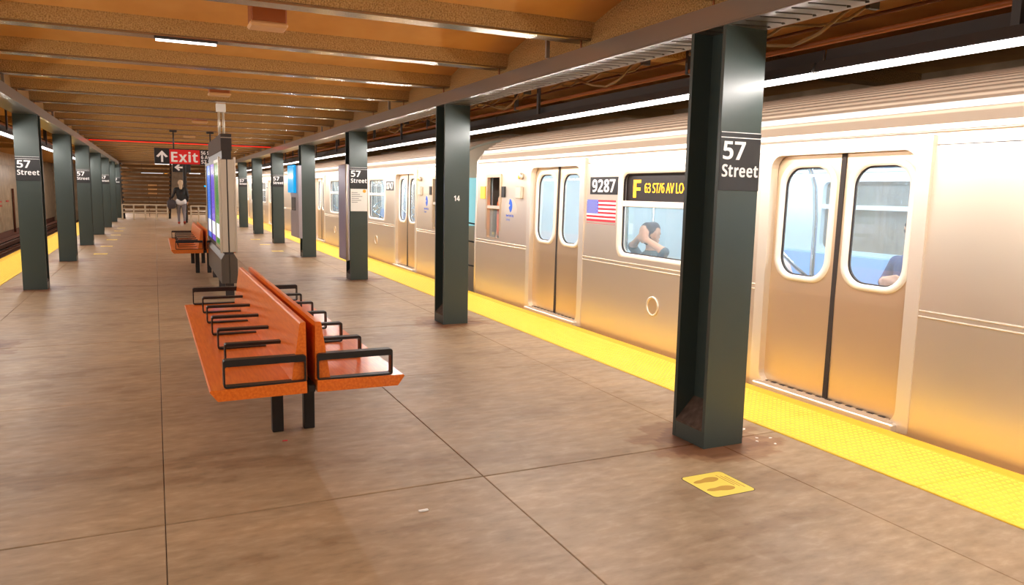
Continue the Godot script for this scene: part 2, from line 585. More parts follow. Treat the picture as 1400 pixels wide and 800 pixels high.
	for k in 12:
		obj("support", MB.new().box(Vector3(-0.14, 0, -0.06), Vector3(-0.09, 0.36, 0.06)), M.rust, t3, Vector3(0, 0, -8.0 - k * 3.0))
	# walls
	var wl := struct("wall_left")
	obj("lower_wall", MB.new().box(Vector3(-6.7, -1.35, FAR), Vector3(-6.45, -0.75, NEAR)), M.rust, wl)
	var pz := NEAR
	while pz > FAR + 0.1:
		obj("tile_panel", MB.new().box(Vector3(-6.7, -0.75, pz - 2.27), Vector3(-6.4, 2.35, pz), 0.01), M.wall_tile, wl)
		pz -= 2.286
	obj("upper_wall", MB.new().box(Vector3(-6.7, 2.35, FAR), Vector3(-6.45, 3.6, NEAR)), M.wall_tile, wl)
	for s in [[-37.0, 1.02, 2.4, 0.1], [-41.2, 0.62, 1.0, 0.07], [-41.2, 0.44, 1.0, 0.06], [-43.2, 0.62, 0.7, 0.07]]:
		obj("red_reflection_band", MB.new().box(Vector3(-6.4, s[1], s[0] - s[2] / 2), Vector3(-6.39, s[1] + s[3], s[0] + s[2] / 2)), M.red_reflection_paint, wl)  # blurred red reflections painted on the wall as thin strips
	for pzz in [-36.9, -44.5, -52.0]:
		var pp := MB.new(true).tube([Vector3(-6.34, -0.9, pzz), Vector3(-6.34, 1.25, pzz)], 0.05, 8)
		single("drain_pipe", pp, M.rust, "brown drain pipe standing against the far tiled wall", "pipe", Vector3.ZERO, "drain pipes on the far wall")
	var wr := struct("wall_right")
	obj("wall_face", MB.new().box(Vector3(7.95, -1.35, FAR), Vector3(8.2, 3.6, NEAR)), M.wall_tile, wr)
	var wb := struct("wall_back")
	obj("wall_face", MB.new().box(Vector3(-6.7, -1.35, NEAR), Vector3(8.2, 3.6, NEAR + 0.25)), M.wall_tile, wb)
	var wf := struct("wall_far")
	obj("wall_face", MB.new().box(Vector3(-6.7, -1.35, FAR - 0.25), Vector3(8.2, 3.6, FAR)), M.wall_tile, wf)

func slab_face(mb: MB, q: Array, n: Vector3) -> void:
	var order := [0, 1, 2, 0, 2, 3]
	if (q[2] - q[0]).cross(q[1] - q[0]).dot(n) < 0.0:
		order = [0, 2, 1, 0, 3, 2]
	for i in order:
		var p: Vector3 = q[i]
		mb.st.set_uv(Vector2(p.x, p.z))
		mb.st.set_uv2(Vector2((p.x + 2.2) / 5.9, (p.z + 62.0) / 66.0))
		mb.st.add_vertex(p)

# ---------------------------------------------------------------- ceiling: encased beams, jack arches, long girders
const BEAM_Y := 2.66
func ceiling() -> void:
	var c := struct("ceiling")
	var x0 := 2 * MID - 3.03
	var x1 := 3.03
	var fl := MB.new().box(Vector3(x0, 0, -0.075), Vector3(x1, 0.018, 0.075), 0.003).done()
	var beam := MB.new().prism(PackedVector2Array([Vector2(-0.085, 0.018), Vector2(0.085, 0.018), Vector2(0.12, 0.135), Vector2(0.12, 0.6), Vector2(-0.12, 0.6), Vector2(-0.12, 0.135)]), Vector3(x0, 0, 0), Vector3(0, 0, 1), Vector3.UP, Vector3(x1 - x0, 0, 0)).done()
	var va := MB.new(true)
	var pts := []
	var span := 1.524 - 0.24
	for k in 13:
		var u := k / 12.0
		pts.append(Vector2(-0.12 - span * u, 0.13 + 0.10 * sin(PI * u)))
	for k in 12:
		var a: Vector2 = pts[k]
		var b: Vector2 = pts[k + 1]
		va.quad(Vector3(x0, a.y, a.x), Vector3(x1, a.y, a.x), Vector3(x1, b.y, b.x), Vector3(x0, b.y, b.x), Vector3.DOWN)
	var vault := va.done()
	var z := -3.65 + 1.524 * 6
	var k := -6
	while z > FAR:
		var b := inst("ceiling_beam", beam, M.rough_concrete, c, Vector3(0, BEAM_Y, z))
		inst("bottom_flange", fl, M.flange_steel, b)
		inst("arch_vault", vault, M.ceiling_concrete, c, Vector3(0, BEAM_Y, z))
		z -= 1.524
		k += 1
	obj("roof_slab", MB.new().box(Vector3(-6.7, 3.45, FAR), Vector3(8.2, 3.6, NEAR)), M.ceiling_concrete, c)
	for s in [1, -1]:
		var a: float = 3.03 if s == 1 else 2 * MID - 3.03 - 0.22
		obj("long_girder", MB.new().box(Vector3(a, 2.6, FAR), Vector3(a + 0.22, 3.45, NEAR), 0.015), M.rough_concrete, c)
		var t0: float = 3.25 if s == 1 else -6.45
		var t1: float = 7.95 if s == 1 else 2 * MID - 3.25
		obj("track_ceiling", MB.new().box(Vector3(t0, 2.95, FAR), Vector3(t1, 3.05, NEAR)), M.ceiling_concrete, c)
		# cross beams over the track
		for q in 9:
			obj("track_beam", MB.new().box(Vector3(t0, 2.8, -0.12), Vector3(t1, 2.96, 0.12), 0.01), M.rough_concrete, c, Vector3(0, 0, 3.0 - q * PITCH))

# ---------------------------------------------------------------- columns
func h_shape() -> PackedVector2Array:
	var w := CW / 2
	var d := CD / 2
	var f := 0.026
	var t := 0.012
	return PackedVector2Array([Vector2(-w, -d), Vector2(w, -d), Vector2(w, -d + f), Vector2(t, -d + f), Vector2(t, d - f), Vector2(w, d - f), Vector2(w, d), Vector2(-w, d), Vector2(-w, d - f), Vector2(-t, d - f), Vector2(-t, -d + f), Vector2(-w, -d + f)])
func columns() -> void:
	var shaft := MB.new().prism(h_shape(), Vector3.ZERO, Vector3.RIGHT, Vector3(0, 0, 1), Vector3(0, 2.47, 0)).done()
	var fills := []
	for s in [-1.0, 1.0]:
		var x0: float = 0.013 * s
		var x1: float = (CW / 2 - 0.002) * s
		var zz := CD / 2 - 0.026
		var low := MB.new().box(Vector3(minf(x0, x1), 0, -zz), Vector3(maxf(x0, x1), 0.10, zz), 0.0).done()
		var hi := MB.new().prism(PackedVector2Array([Vector2(x0, 0.10), Vector2(x1, 0.10), Vector2(x1, 0.112), Vector2(x0, 0.25)]), Vector3(0, 0, -zz), Vector3.RIGHT, Vector3.UP, Vector3(0, 0, 2 * zz)).done()
		fills.append([low, hi])
	var names_r := [
		"dark green steel column beside the footprint sticker on the platform floor",
		"dark green steel column stencilled with a small white number 14",
		"dark green steel column with a white notice below its 57 Street sign",
		"dark green steel column carrying the grey box with the glowing blue light",
		"dark green column with a 57 Street sign, next beyond the blue help box",
		"plain dark green column beside the train, second beyond the blue help box",
		"dark green column on the train side beyond the hanging red Exit sign",
		"plain dark green column on the train side beside the far slatted screen",
		"last dark green column on the train side, behind the far slatted screen"]
	var names_l := [
		"dark green column on the far track side abreast of the footprint sticker column",
		"dark green column on the far track side abreast of the near wooden bench",
		"dark green column on the far track side, first to show a 57 Street sign",
		"plain dark green column on the far track side, next after the first signed one",
		"dark green column on the far track side, second to show a 57 Street sign",
		"plain dark green column on the far track side after the second signed one",
		"dark green column on the far track side, third to show a 57 Street sign",
		"plain dark green column on the far track side after the third signed one",
		"last signed dark green column on the far track side, before the slatted screen"]
	for side in [1, -1]:
		for k in 9:
			var x: float = XR + CW / 2 if side == 1 else XL - CW / 2
			var z := ZC - k * PITCH - CD / 2
			var t := thing("platform_column", names_r[k] if side == 1 else names_l[k], "column", Vector3(x, 0, z), "columns along the train edge" if side == 1 else "columns along the far track edge")
			inst("shaft", shaft, M.column_paint, t)
			for f in fills:
				var b := inst("base_fill", f[0], M.column_paint, t)
				inst("grout_wedge", f[1], M.base_grout, b)
			if k % 2 == 0:
				name_sign(t)
			if side == 1 and k == 1:
				words("14", "stencil_number", M.sign_white, t, Vector3(-0.035, 1.41, CD / 2), Vector3.RIGHT, Vector3.UP, 0.07, 0.06)
	# one more pair behind the camera
	for side in [1, -1]:
		var x: float = XR + CW / 2 if side == 1 else XL - CW / 2
		var t := thing("platform_column", "dark green steel column on the %s side behind the viewer" % ("train" if side == 1 else "far track"), "column", Vector3(x, 0, ZC + PITCH - CD / 2))
		inst("shaft", shaft, M.column_paint, t)
func name_sign(t: Node3D) -> void:
	var f := CD / 2
	var p := obj("name_sign", MB.new().box(Vector3(-CW / 2 - 0.001, 1.55, f), Vector3(CW / 2 + 0.001, 1.885, f + 0.005), 0.001), M.sign_black, t)
	obj("white_line", MB.new().box(Vector3(-CW / 2 + 0.002, 1.850, f + 0.005), Vector3(CW / 2 - 0.002, 1.8545, f + 0.006)), M.sign_white, p)
	obj("white_line", MB.new().box(Vector3(-CW / 2 + 0.002, 1.880, f + 0.005), Vector3(CW / 2 - 0.002, 1.8835, f + 0.006)), M.sign_white, p)
	words("57", "numerals", M.sign_white, p, Vector3(-CW / 2 + 0.02, 1.727, f + 0.005), Vector3.RIGHT, Vector3.UP, 0.163, 0.104)
	words("Street", "lettering", M.sign_white, p, Vector3(-CW / 2 + 0.018, 1.628, f + 0.005), Vector3.RIGHT, Vector3.UP, 0.268, 0.072)

# ---------------------------------------------------------------- steel cable trays over the column rows
func trays() -> void:
	# one slotted cell: an L-shaped slot cut from the soffit plate
	var pitch := 0.11
	var w := 0.30
	for side in [1, -1]:
		var s := float(side)
		var t := thing("cable_tray", "long grey steel cable tray with slotted soffit above the " + ("train-side" if side == 1 else "far-track") + " columns", "cable tray", Vector3(2.935 if side == 1 else 2 * MID - 2.935, 2.47, 0))
		# x runs outwards from the inner fascia
		var ln := NEAR - FAR
		obj("fascia", MB.new().prism(PackedVector2Array([Vector2(0, 0.004), Vector2(0.004 * s, 0), Vector2(0.012 * s, 0), Vector2(0.012 * s, 0.125), Vector2(0.03 * s, 0.125), Vector2(0.03 * s, 0.13), Vector2(0, 0.13)]), Vector3(0, 0, FAR), Vector3.RIGHT, Vector3.UP, Vector3(0, 0, ln)), M.tray_steel, t)
		obj("lower_lip", MB.new().box(Vector3(minf(-0.006 * s, 0.012 * s), 0.0, FAR), Vector3(maxf(-0.006 * s, 0.012 * s), 0.012, NEAR), 0.003), M.tray_steel, t)
		obj("outer_side", MB.new().box(Vector3(minf(0.292 * s, 0.3 * s), 0, FAR), Vector3(maxf(0.292 * s, 0.3 * s), 0.1, NEAR), 0.002), M.pipe_brown, t)
		obj("inner_back", MB.new().box(Vector3(minf(0.012 * s, 0.292 * s), 0.02, FAR), Vector3(maxf(0.012 * s, 0.292 * s), 0.024, NEAR)), M.tray_steel, t)
		var mb := MB.new()
		var slot := PackedVector2Array([Vector2(0.03, 0.062), Vector2(0.235, 0.012), Vector2(0.272, 0.04), Vector2(0.262, 0.058), Vector2(0.233, 0.036), Vector2(0.03, 0.088)])
		var lo := 0.012
		var hi := 0.292
		# the plate round a slot as a bridged polygon
		var clean := PackedVector2Array([Vector2(lo, 0), Vector2(hi, 0), Vector2(hi, pitch), Vector2(lo, pitch), Vector2(lo, 0.0805), slot[5], slot[4], slot[3], slot[2], slot[1], slot[0], Vector2(lo, 0.0700)])
		var idx := Geometry2D.triangulate_polygon(clean)
		var z := NEAR
		while z > FAR:
			if z > -18.0 and side == 1:
				for i in range(0, idx.size(), 3):
					var q := []
					for j in 3:
						var p := clean[idx[i + j]]
						q.append(Vector3(p.x * s, 0, z - p.y))
					mb.tri(q[0], q[1], q[2], Vector3.DOWN)
				for i in 6:
					var a := slot[i]
					var b := slot[(i + 1) % 6]
					mb.quad(Vector3(a.x * s, 0, z - a.y), Vector3(b.x * s, 0, z - b.y), Vector3(b.x * s, 0.02, z - b.y), Vector3(a.x * s, 0.02, z - a.y), Vector3(0, 0, 1))
			z -= pitch
			if z <= -18.0 or side == -1:
				mb.quad(Vector3(lo * s, 0, z + pitch), Vector3(hi * s, 0, z + pitch), Vector3(hi * s, 0, FAR), Vector3(lo * s, 0, FAR), Vector3.DOWN)
				break
		obj("slotted_soffit", mb, M.tray_steel, t)
		# hanger rods up to the beams
		var zz := -3.65 + 1.524 * 2
		var n := 0
		while zz > FAR:
			obj("hanger_rod", MB.new(true).tube([Vector3(0.05 * s, 0.125, zz), Vector3(0.05 * s, 0.2, zz)], 0.007, 6), M.pipe_brown, t)
			if n % 3 == 0:
				obj("hanger_strut", MB.new().box(Vector3(-0.04, 0.125, zz - 0.42), Vector3(-0.01, 0.34, zz - 0.395)), M.pipe_grey, t)
			zz -= 1.524
			n += 1
	# conduits running beside the trays on the track side
	for side in [1, -1]:
		var x: float = 3.62 if side == 1 else 2 * MID - 3.62
		var c := thing("conduit_run", "brown conduit running above the " + ("train-side" if side == 1 else "far-track") + " strip lights", "conduit", Vector3(x, 2.43, 0))
		obj("pipe", MB.new(true).tube([Vector3(0, 0, NEAR), Vector3(0, 0, FAR)], 0.017, 8), M.pipe_brown, c)
		for k in 9:
			obj("clamp", MB.new().box(Vector3(-0.022, -0.022, -0.015), Vector3(0.022, 0.36, 0.015), 0.002), M.housing_grey, c, Vector3(0, 0, -1.7 - k * PITCH / 2.0 * 1.3))
		var p2 := thing("conduit_run", "thin dark conduit high over the " + ("train" if side == 1 else "far track"), "conduit", Vector3(x + 0.35 * side, 2.62, 0))
		obj("pipe", MB.new(true).tube([Vector3(0, 0, NEAR), Vector3(0, 0, FAR)], 0.012, 8), M.rust, p2)
	# slack cables lying above the train-side tray edge
	var rng := RandomNumberGenerator.new()
	rng.seed = 19
	for k in 5:
		var z := -3.0 - k * 2.1
		var c := thing("cable_bundle", "tan slack cables sagging beside the train-side cable tray", "cables", Vector3(3.50, 2.56, z), "slack cables by the train-side tray")
		for i in 3:
			var p := []
			for j in 9:
				var u := j / 8.0
				p.append(Vector3(0.035 * sin(6.0 * u + i) + 0.025 * i, 0.05 * cos(9.0 * u + 2.0 * i) - 0.09 * sin(PI * u) + 0.04 * i, -1.5 * u))
			obj("cable", MB.new(true).tube(p, 0.008 + 0.003 * rng.randf(), 6), M.cable_tan, c)
		obj("cable_clip", MB.new().box(Vector3(0.0, -0.03, -0.03), Vector3(0.08, 0.38, 0.0), 0.004), M.housing_grey, c)

# ---------------------------------------------------------------- train
# car-local: x inwards from the platform-facing side, y up from platform level, z along the car from its end (dir = +1 or -1)
const CAR_L := 18.35
const CAR_W := 2.98
func side_x(y: float) -> float:
	if y < 0.79: return 0.0
	return 0.032 * (y - 0.79) / 1.15
# flat panel z0..z1 by y0..y1 with openings (polygons that do not touch z0 or z1), bent to the side profile
func holed(mb: MB, z0: float, z1: float, y0: float, y1: float, holes: Array, x_at: Callable, d: float, out: float) -> void:
	var cuts := [z0]
	for h in holes:
		var c := 0.0
		for p in h: c += p.x / h.size()
		cuts.append(c)
	cuts.append(z1)
	for i in cuts.size() - 1:
		var polys := [PackedVector2Array([Vector2(cuts[i], y0), Vector2(cuts[i + 1], y0), Vector2(cuts[i + 1], y1), Vector2(cuts[i], y1)])]
		for h in holes:
			var next := []
			for p in polys:
				for q in Geometry2D.clip_polygons(p, h): next.append(q)
			polys = next
		for p in polys:
			var idx := Geometry2D.triangulate_polygon(p)
			for t in range(0, idx.size(), 3):
				var q := []
				for j in 3:
					var v: Vector2 = p[idx[t + j]]
					q.append(Vector3(x_at.call(v.y), v.y, v.x * d))
				mb.tri(q[0], q[1], q[2], Vector3(out, 0, 0))
func flip(poly: PackedVector2Array, d: float) -> PackedVector2Array:
	if d > 0: return poly
	var o := PackedVector2Array()
	for i in range(poly.size() - 1, -1, -1): o.append(Vector2(-poly[i].x, poly[i].y))
	return o

func make_car(label: String, at: Vector3, d: float, number: String) -> Node3D:
	var t := thing("subway_car", label, "train car", at, "cars of the standing train")
	var doors := [2.49, 6.75, 11.0, 15.25]
	var wins := [4.62, 8.87, 13.12]
	var U := Vector3(0, 0, d)
	var V := Vector3.UP
	var X := Vector3(1, 0, 0)
	var cab := rrect(0.40, 0.85, 0.86, 1.74, 0.02, 2)
	var up_holes := [cab]
	var low_holes := []
	for i in 4:
		up_holes.append(rrect(doors[i] - 0.64, -0.2, doors[i] + 0.64, 1.845, 0.10))
		low_holes.append(PackedVector2Array([Vector2(doors[i] - 0.64, 0.0), Vector2(doors[i] + 0.64, 0.0), Vector2(doors[i] + 0.64, 2.0), Vector2(doors[i] - 0.64, 2.0)]))
		if i < 3: up_holes.append(rrect(wins[i] - 0.66, 0.885, wins[i] + 0.66, 1.76, 0.11))
	var xat := func(y): return side_x(y)
	var mb := MB.new()
	holed(mb, 0.0, CAR_L, 0.79, 1.86, up_holes, xat, d, -1)
	holed(mb, 0.0, CAR_L, -0.6, 0.79, low_holes, xat, d, -1)
	obj("side_shell", mb, M.car_steel, t)
	# letterboard with its two seams
	mb = MB.new()
	holed(mb, 0.0, CAR_L, 1.866, 1.94, [], func(y): return side_x(y) + 0.003, d, -1)
	obj("letterboard", mb, M.car_steel, t)
	obj("drip_rail", MB.new(true).tube([Vector3(0.024, 1.948, 0), Vector3(0.024, 1.948, CAR_L * d)], 0.010, 6), M.car_bright_steel, t)
	obj("letterboard_backing", MB.new().box(Vector3(0.040, 1.855, minf(0, CAR_L * d)), Vector3(0.055, 1.95, maxf(0, CAR_L * d))), M.seal_rubber, t)
	# inner lining of the near side
	mb = MB.new()
	holed(mb, 0.02, CAR_L - 0.02, 0.02, 2.1, up_holes, func(y): return 0.1, d, 1)
	obj("inner_lining", mb, M.car_inner_wall, t)
	# belt rails between the doors
	var stops := [[0.02, doors[0] - 0.74]]
	for i in 4: stops.append([doors[i] + 0.74, doors[i + 1] - 0.74 if i < 3 else CAR_L - 0.02])
	for s in stops:
		for y in [0.775, 0.812]:
			obj("belt_rail", MB.new(true).tube([Vector3(0.0, y, s[0] * d), Vector3(0.0, y, s[1] * d)], 0.007, 6), M.car_bright_steel, t)
	# doorways
	for i in 4: doorway(t, doors[i], d, 0.0, 1.0)
	for i in 4: doorway(t, doors[i], d, CAR_W, -1.0)
	# windows
	for i in 3:
		car_window(t, wins[i], d, i == 0 and d > 0)
	# cab side window
	var cw := obj("cab_window", MB.new().ring(rrect(0.36, 0.81, 0.90, 1.78, 0.03, 2), rrect(0.41, 0.86, 0.85, 1.73, 0.015, 2), Vector3(0.005, 0, 0), U, V, X * 0.05), M.car_door_steel, t)
	obj("mullion", MB.new().box(Vector3(0.008, 1.28, minf(0.4 * d, 0.86 * d)), Vector3(0.05, 1.325, maxf(0.4 * d, 0.86 * d)), 0.004), M.car_bright_steel, cw)
	obj("pane", MB.new().prism(flip(rrect(0.41, 0.86, 0.85, 1.29, 0.04), 1), Vector3(0.045, 0, 0), U, V, X * 0.004), M.glass, cw)
	# round cover plates on the lower panels
	for w in wins:
		var rp := obj("round_cover", MB.new(true).ring(circle2(w, 0.423, 0.10), circle2(w, 0.423, 0.08), Vector3(-0.014, 0, 0), U, V, X * 0.016), M.car_bright_steel, t)
		obj("cover_plate", MB.new().prism(circle2(w, 0.423, 0.08), Vector3(-0.004, 0, 0), U, V, X * 0.006), M.car_door_steel, rp)
	# things fixed to the cab end of the side
	var ww := words_on_side
	ww.call(t, d, number, "car_number", 3.32, 3.88, 1.515, 1.705, true)
	if d > 0: flag(t, 3.27, d)
	logo(t, 1.21, d)
	var h := obj("door_release", MB.new().box(Vector3(-0.035, 1.44, minf(1.45 * d, 1.6 * d)), Vector3(0.02, 1.60, maxf(1.45 * d, 1.6 * d)), 0.01), M.car_bright_steel, t)
	var g := obj("marker_lamp", MB.new(true).prism(circle2(1.55, 1.735, 0.045, 14), Vector3(-0.03, 0, 0), U, V, X * 0.05), M.car_bright_steel, t)
	obj("lens", MB.new(true).prism(circle2(1.56, 1.725, 0.022, 12), Vector3(-0.042, 0, 0), U, V, X * 0.012), M.tag_yellow, g)
	obj("notice_plate", MB.new().box(Vector3(-0.004, 1.42, minf(0.17 * d, 0.34 * d)), Vector3(0.03, 1.6, maxf(0.17 * d, 0.34 * d))), M.tag_yellow, t)
	obj("cab_tag", MB.new().box(Vector3(-0.002, 1.45, minf(0.93 * d, 1.03 * d)), Vector3(0.02, 1.6, maxf(0.93 * d, 1.03 * d))), M.plate_black, t)
	# ends: rounded corner post and bulkhead
	for e in [0.0, CAR_L]:
		var prof := PackedVector2Array([Vector2(0.0, -0.6), Vector2(0.0, 0.79), Vector2(0.033, 1.95)])
		for a in roof_points(false): prof.append(a)
		var mir := PackedVector2Array()
		for i in range(prof.size() - 1, -1, -1):
			if prof[i].x < CAR_W / 2 - 0.01: mir.append(Vector2(CAR_W - prof[i].x, prof[i].y))
		prof.append_array(mir)
		var zo: float = e * d
		var nd: float = -d if e == 0.0 else d
		obj("end_wall", MB.new().prism(prof, Vector3(0, 0, zo), X, V, Vector3(0, 0, nd * 0.03)), M.car_steel, t)
		# rounded edge round the end
		var path := []
		for p in prof: path.append(Vector3(p.x + (0.02 if p.x < CAR_W / 2 else -0.02), p.y - 0.01, zo + nd * 0.02))
		obj("corner_post", MB.new(true).tube(path, 0.035, 8), M.car_bright_steel, t)
		var ep := obj("end_door", MB.new().box(Vector3(1.09, -0.05, zo + nd * 0.03), Vector3(1.89, 1.95, zo + nd * 0.05)), M.car_door_steel, t)
		obj("end_glass", MB.new().box(Vector3(1.2, 0.9, zo + nd * 0.05), Vector3(1.78, 1.8, zo + nd * 0.055)), M.lit_window, ep)
		obj("end_window", MB.new().box(Vector3(0.2, 0.95, zo + nd * 0.03), Vector3(0.85, 1.75, zo + nd * 0.036)), M.lit_window, t)
		for y in [0.35, 0.75, 1.05]:
			obj("end_chain", MB.new(true).tube([Vector3(0.05, y, zo + nd * 0.08), Vector3(0.35, y - 0.06, zo + nd * 0.3), Vector3(0.75, y, zo + nd * 0.09)], 0.014, 6), M.black_steel, t)
	roof(t, d)
	underfloor(t, d)
	interior(t, d, doors, wins)
	return t

func roof_points(ribbed: bool) -> Array:
	var out := [Vector2(0.036, 1.99)]
	var a := 1.44
	var b := 0.53
	var th := 0.24
	var cy := 1.93
	var s := 0.0
	var arc := []
	while th < PI / 2:
		arc.append([Vector2(CAR_W / 2 - a * cos(th), cy + b * sin(th)), s])
		th += 0.006
		s += Vector2(a * sin(th), b * cos(th)).length() * 0.006
	if not ribbed:
		for i in range(0, arc.size(), 24): out.append(arc[i][0])
		return out
	var pitch := 0.072
	for q in arc:
		var f: float = fmod(q[1], pitch) / pitch
		var h := 0.014 * smoothstep(0.12, 0.28, f) * (1.0 - smoothstep(0.60, 0.76, f))
		out.append(q[0] + Vector2(-0.5, 0.85) * h)
	return out
func roof(t: Node3D, d: float) -> void:
	var pts := roof_points(true)
	var mb := MB.new(true)
	for i in pts.size() - 1:
		for m in [0, 1]:
			var p: Vector2 = pts[i]
			var q: Vector2 = pts[i + 1]
			if m: 
				p.x = CAR_W - p.x
				q.x = CAR_W - q.x
			mb.quad(Vector3(p.x, p.y, 0), Vector3(q.x, q.y, 0), Vector3(q.x, q.y, CAR_L * d), Vector3(p.x, p.y, CAR_L * d), Vector3(-0.3 if m == 0 else 0.3, 1, 0))
	obj("corrugated_roof", mb, M.car_roof, t)
	mb = MB.new()
	holed(mb, 0.0, CAR_L, 1.945, 1.992, [], func(y): return 0.034, d, -1)
	obj("roof_edge", mb, M.car_steel, t)
func underfloor(t: Node3D, d: float) -> void:
	var za := minf(0.3 * d, (CAR_L - 0.3) * d)
	var zb := maxf(0.3 * d, (CAR_L - 0.3) * d)
	obj("underframe", MB.new().box(Vector3(0.25, -0.95, za), Vector3(CAR_W - 0.25, -0.5, zb)), M.underframe_steel, t)
	for z in [2.2, CAR_L - 2.2]:
		for x in [0.77, 2.2]:
			for o in [-1.0, 1.0]:
				obj("wheel", MB.new(true).prism(circle2(z * d + o, -0.6, 0.42, 20), Vector3(x - 0.06, 0, 0), Vector3(0, 0, 1), V3UP, Vector3(0.12, 0, 0)), M.rust, t)
const V3UP := Vector3(0, 1, 0)

func doorway(t: Node3D, c: float, d: float, x0: float, sx: float) -> void:
	var U := Vector3(0, 0, d)
	var V := Vector3.UP
	var near := sx > 0
	var lean := 0.012
	var f := obj("door_frame", MB.new().ring(rrect(c - 0.735, -0.02, c + 0.735, 1.925, 0.01, 5), rrect(c - 0.635, 0.02, c + 0.635, 1.84, 0.10, 5), Vector3(x0 - 0.006 * sx, 0, 0), U, V, Vector3(0.075 * sx, 0, 0)), M.car_bright_steel, t)
	for k in [-1.0, 1.0]:
		var leaf := MB.new()
		var a: float = c + (-0.64 if k < 0 else 0.008)
		var b: float = c + (-0.008 if k < 0 else 0.64)
		var wc: float = c + k * 0.325
		var hole := rrect(wc - 0.235, 0.915, wc + 0.235, 1.755, 0.15, 8)
		holed(leaf, a, b, 0.03, 0.79, [], func(y): return x0 + sx * 0.055, d, -sx)
		holed(leaf, a, b, 0.79, 1.86, [hole], func(y): return x0 + sx * (0.055 + 0.02 * (y - 0.79)), d, -sx)
		holed(leaf, a, b, 0.03, 0.79, [], func(y): return x0 + sx * 0.088, d, sx)
		holed(leaf, a, b, 0.79, 1.86, [hole], func(y): return x0 + sx * (0.088 + 0.02 * (y - 0.79)), d, sx)
		var o := obj("door_leaf", leaf, M.car_door_steel, t)
		var slope := Vector3(0.02 * sx, 1, 0)
		var org := Vector3(x0 + sx * (0.055 - 0.0158), 0, 0)
		obj("window_gasket", MB.new(true).ring(rrect(wc - 0.275, 0.878, wc + 0.275, 1.795, 0.18, 8), rrect(wc - 0.228, 0.922, wc + 0.228, 1.748, 0.145, 8), org - Vector3(0.011 * sx, 0, 0), U, slope, Vector3(0.05 * sx, 0, 0)), M.car_gasket, o)
		obj("window_seal", MB.new().ring(rrect(wc - 0.229, 0.921, wc + 0.229, 1.749, 0.146, 8), rrect(wc - 0.22, 0.93, wc + 0.22, 1.74, 0.14, 8), org + Vector3(0.012 * sx, 0, 0), U, slope, Vector3(0.02 * sx, 0, 0)), M.seal_rubber, o)
		obj("pane", MB.new().prism(rrect(wc - 0.225, 0.925, wc + 0.225, 1.745, 0.142, 8), org + Vector3(0.02 * sx, 0, 0), U, slope, Vector3(0.004 * sx, 0, 0)), M.glass, o)
	obj("centre_seal", MB.new().prism(PackedVector2Array([Vector2(c - 0.02, 0.03), Vector2(c + 0.02, 0.03), Vector2(c + 0.02, 1.85), Vector2(c - 0.02, 1.85)]), Vector3(x0 + sx * 0.044, 0, 0), U, Vector3(0.012 * sx, 1, 0), Vector3(0.03 * sx, 0, 0)), M.seal_rubber, t)
	if near:
		var s := obj("threshold", MB.new().box(Vector3(-0.055, -0.04, minf((c - 0.655) * d, (c + 0.655) * d)), Vector3(0.06, 0.03, maxf((c - 0.655) * d, (c + 0.655) * d)), 0.008), M.car_bright_steel, t)
		obj("tread_plate", MB.new().box(Vector3(-0.045, 0.03, minf((c - 0.63) * d, (c + 0.63) * d)), Vector3(0.045, 0.034, maxf((c - 0.63) * d, (c + 0.63) * d))), M.car_roof, s)
		for k in 14:
			obj("tread_slot", MB.new().box(Vector3(0.03, 0.034, -0.025), Vector3(0.05, 0.038, 0.025)), M.seal_rubber, s, Vector3(0, 0, (c - 0.6 + k * 0.092) * d))

func car_window(t: Node3D, c: float, d: float, led: bool) -> void:
	var U := Vector3(0, 0, d)
	var V := Vector3.UP
	var org := Vector3(side_x(1.3) - 0.012, 0, 0)
	var w := obj("window_frame", MB.new(true).ring(rrect(c - 0.71, 0.845, c + 0.71, 1.80, 0.14), rrect(c - 0.635, 0.91, c + 0.635, 1.735, 0.09), org, U, V, Vector3(0.06, 0, 0)), M.car_gasket, t)
	obj("window_seal", MB.new().ring(rrect(c - 0.636, 0.909, c + 0.636, 1.736, 0.09), rrect(c - 0.625, 0.92, c + 0.625, 1.725, 0.08), org + Vector3(0.02, 0, 0), U, V, Vector3(0.02, 0, 0)), M.seal_rubber, w)
	obj("divider", MB.new().box(Vector3(org.x + 0.008, 1.395, minf((c - 0.63) * d, (c + 0.63) * d)), Vector3(org.x + 0.05, 1.455, maxf((c - 0.63) * d, (c + 0.63) * d)), 0.006), M.car_gasket, w)
	obj("pane", MB.new().prism(rrect(c - 0.63, 0.915, c + 0.63, 1.40, 0.085), org + Vector3(0.03, 0, 0), U, V, Vector3(0.004, 0, 0)), M.glass, w)
	if not led: obj("upper_pane", MB.new().prism(rrect(c - 0.63, 1.45, c + 0.63, 1.73, 0.085), org + Vector3(0.03, 0, 0), U, V, Vector3(0.004, 0, 0)), M.glass, w)
	if led:
		# destination display behind the upper pane
		var s := obj("destination_display", MB.new().box(Vector3(0.056, 1.45, minf((c - 0.63) * d, (c + 0.63) * d)), Vector3(0.1, 1.735, maxf((c - 0.63) * d, (c + 0.63) * d))), M.amber_glass, w)
		words("F", "route_letter", M.amber_led, s, Vector3(0.056, 1.49, (c - 0.50) * d), U, V, 0.13, 0.18, "Droid Sans", true, 0.003)
		words("63 ST/6 AV LOCAL", "destination_text", M.amber_led, s, Vector3(0.056, 1.54, (c - 0.30) * d), U, V, 0.80, 0.095, "Droid Sans", false, 0.003)

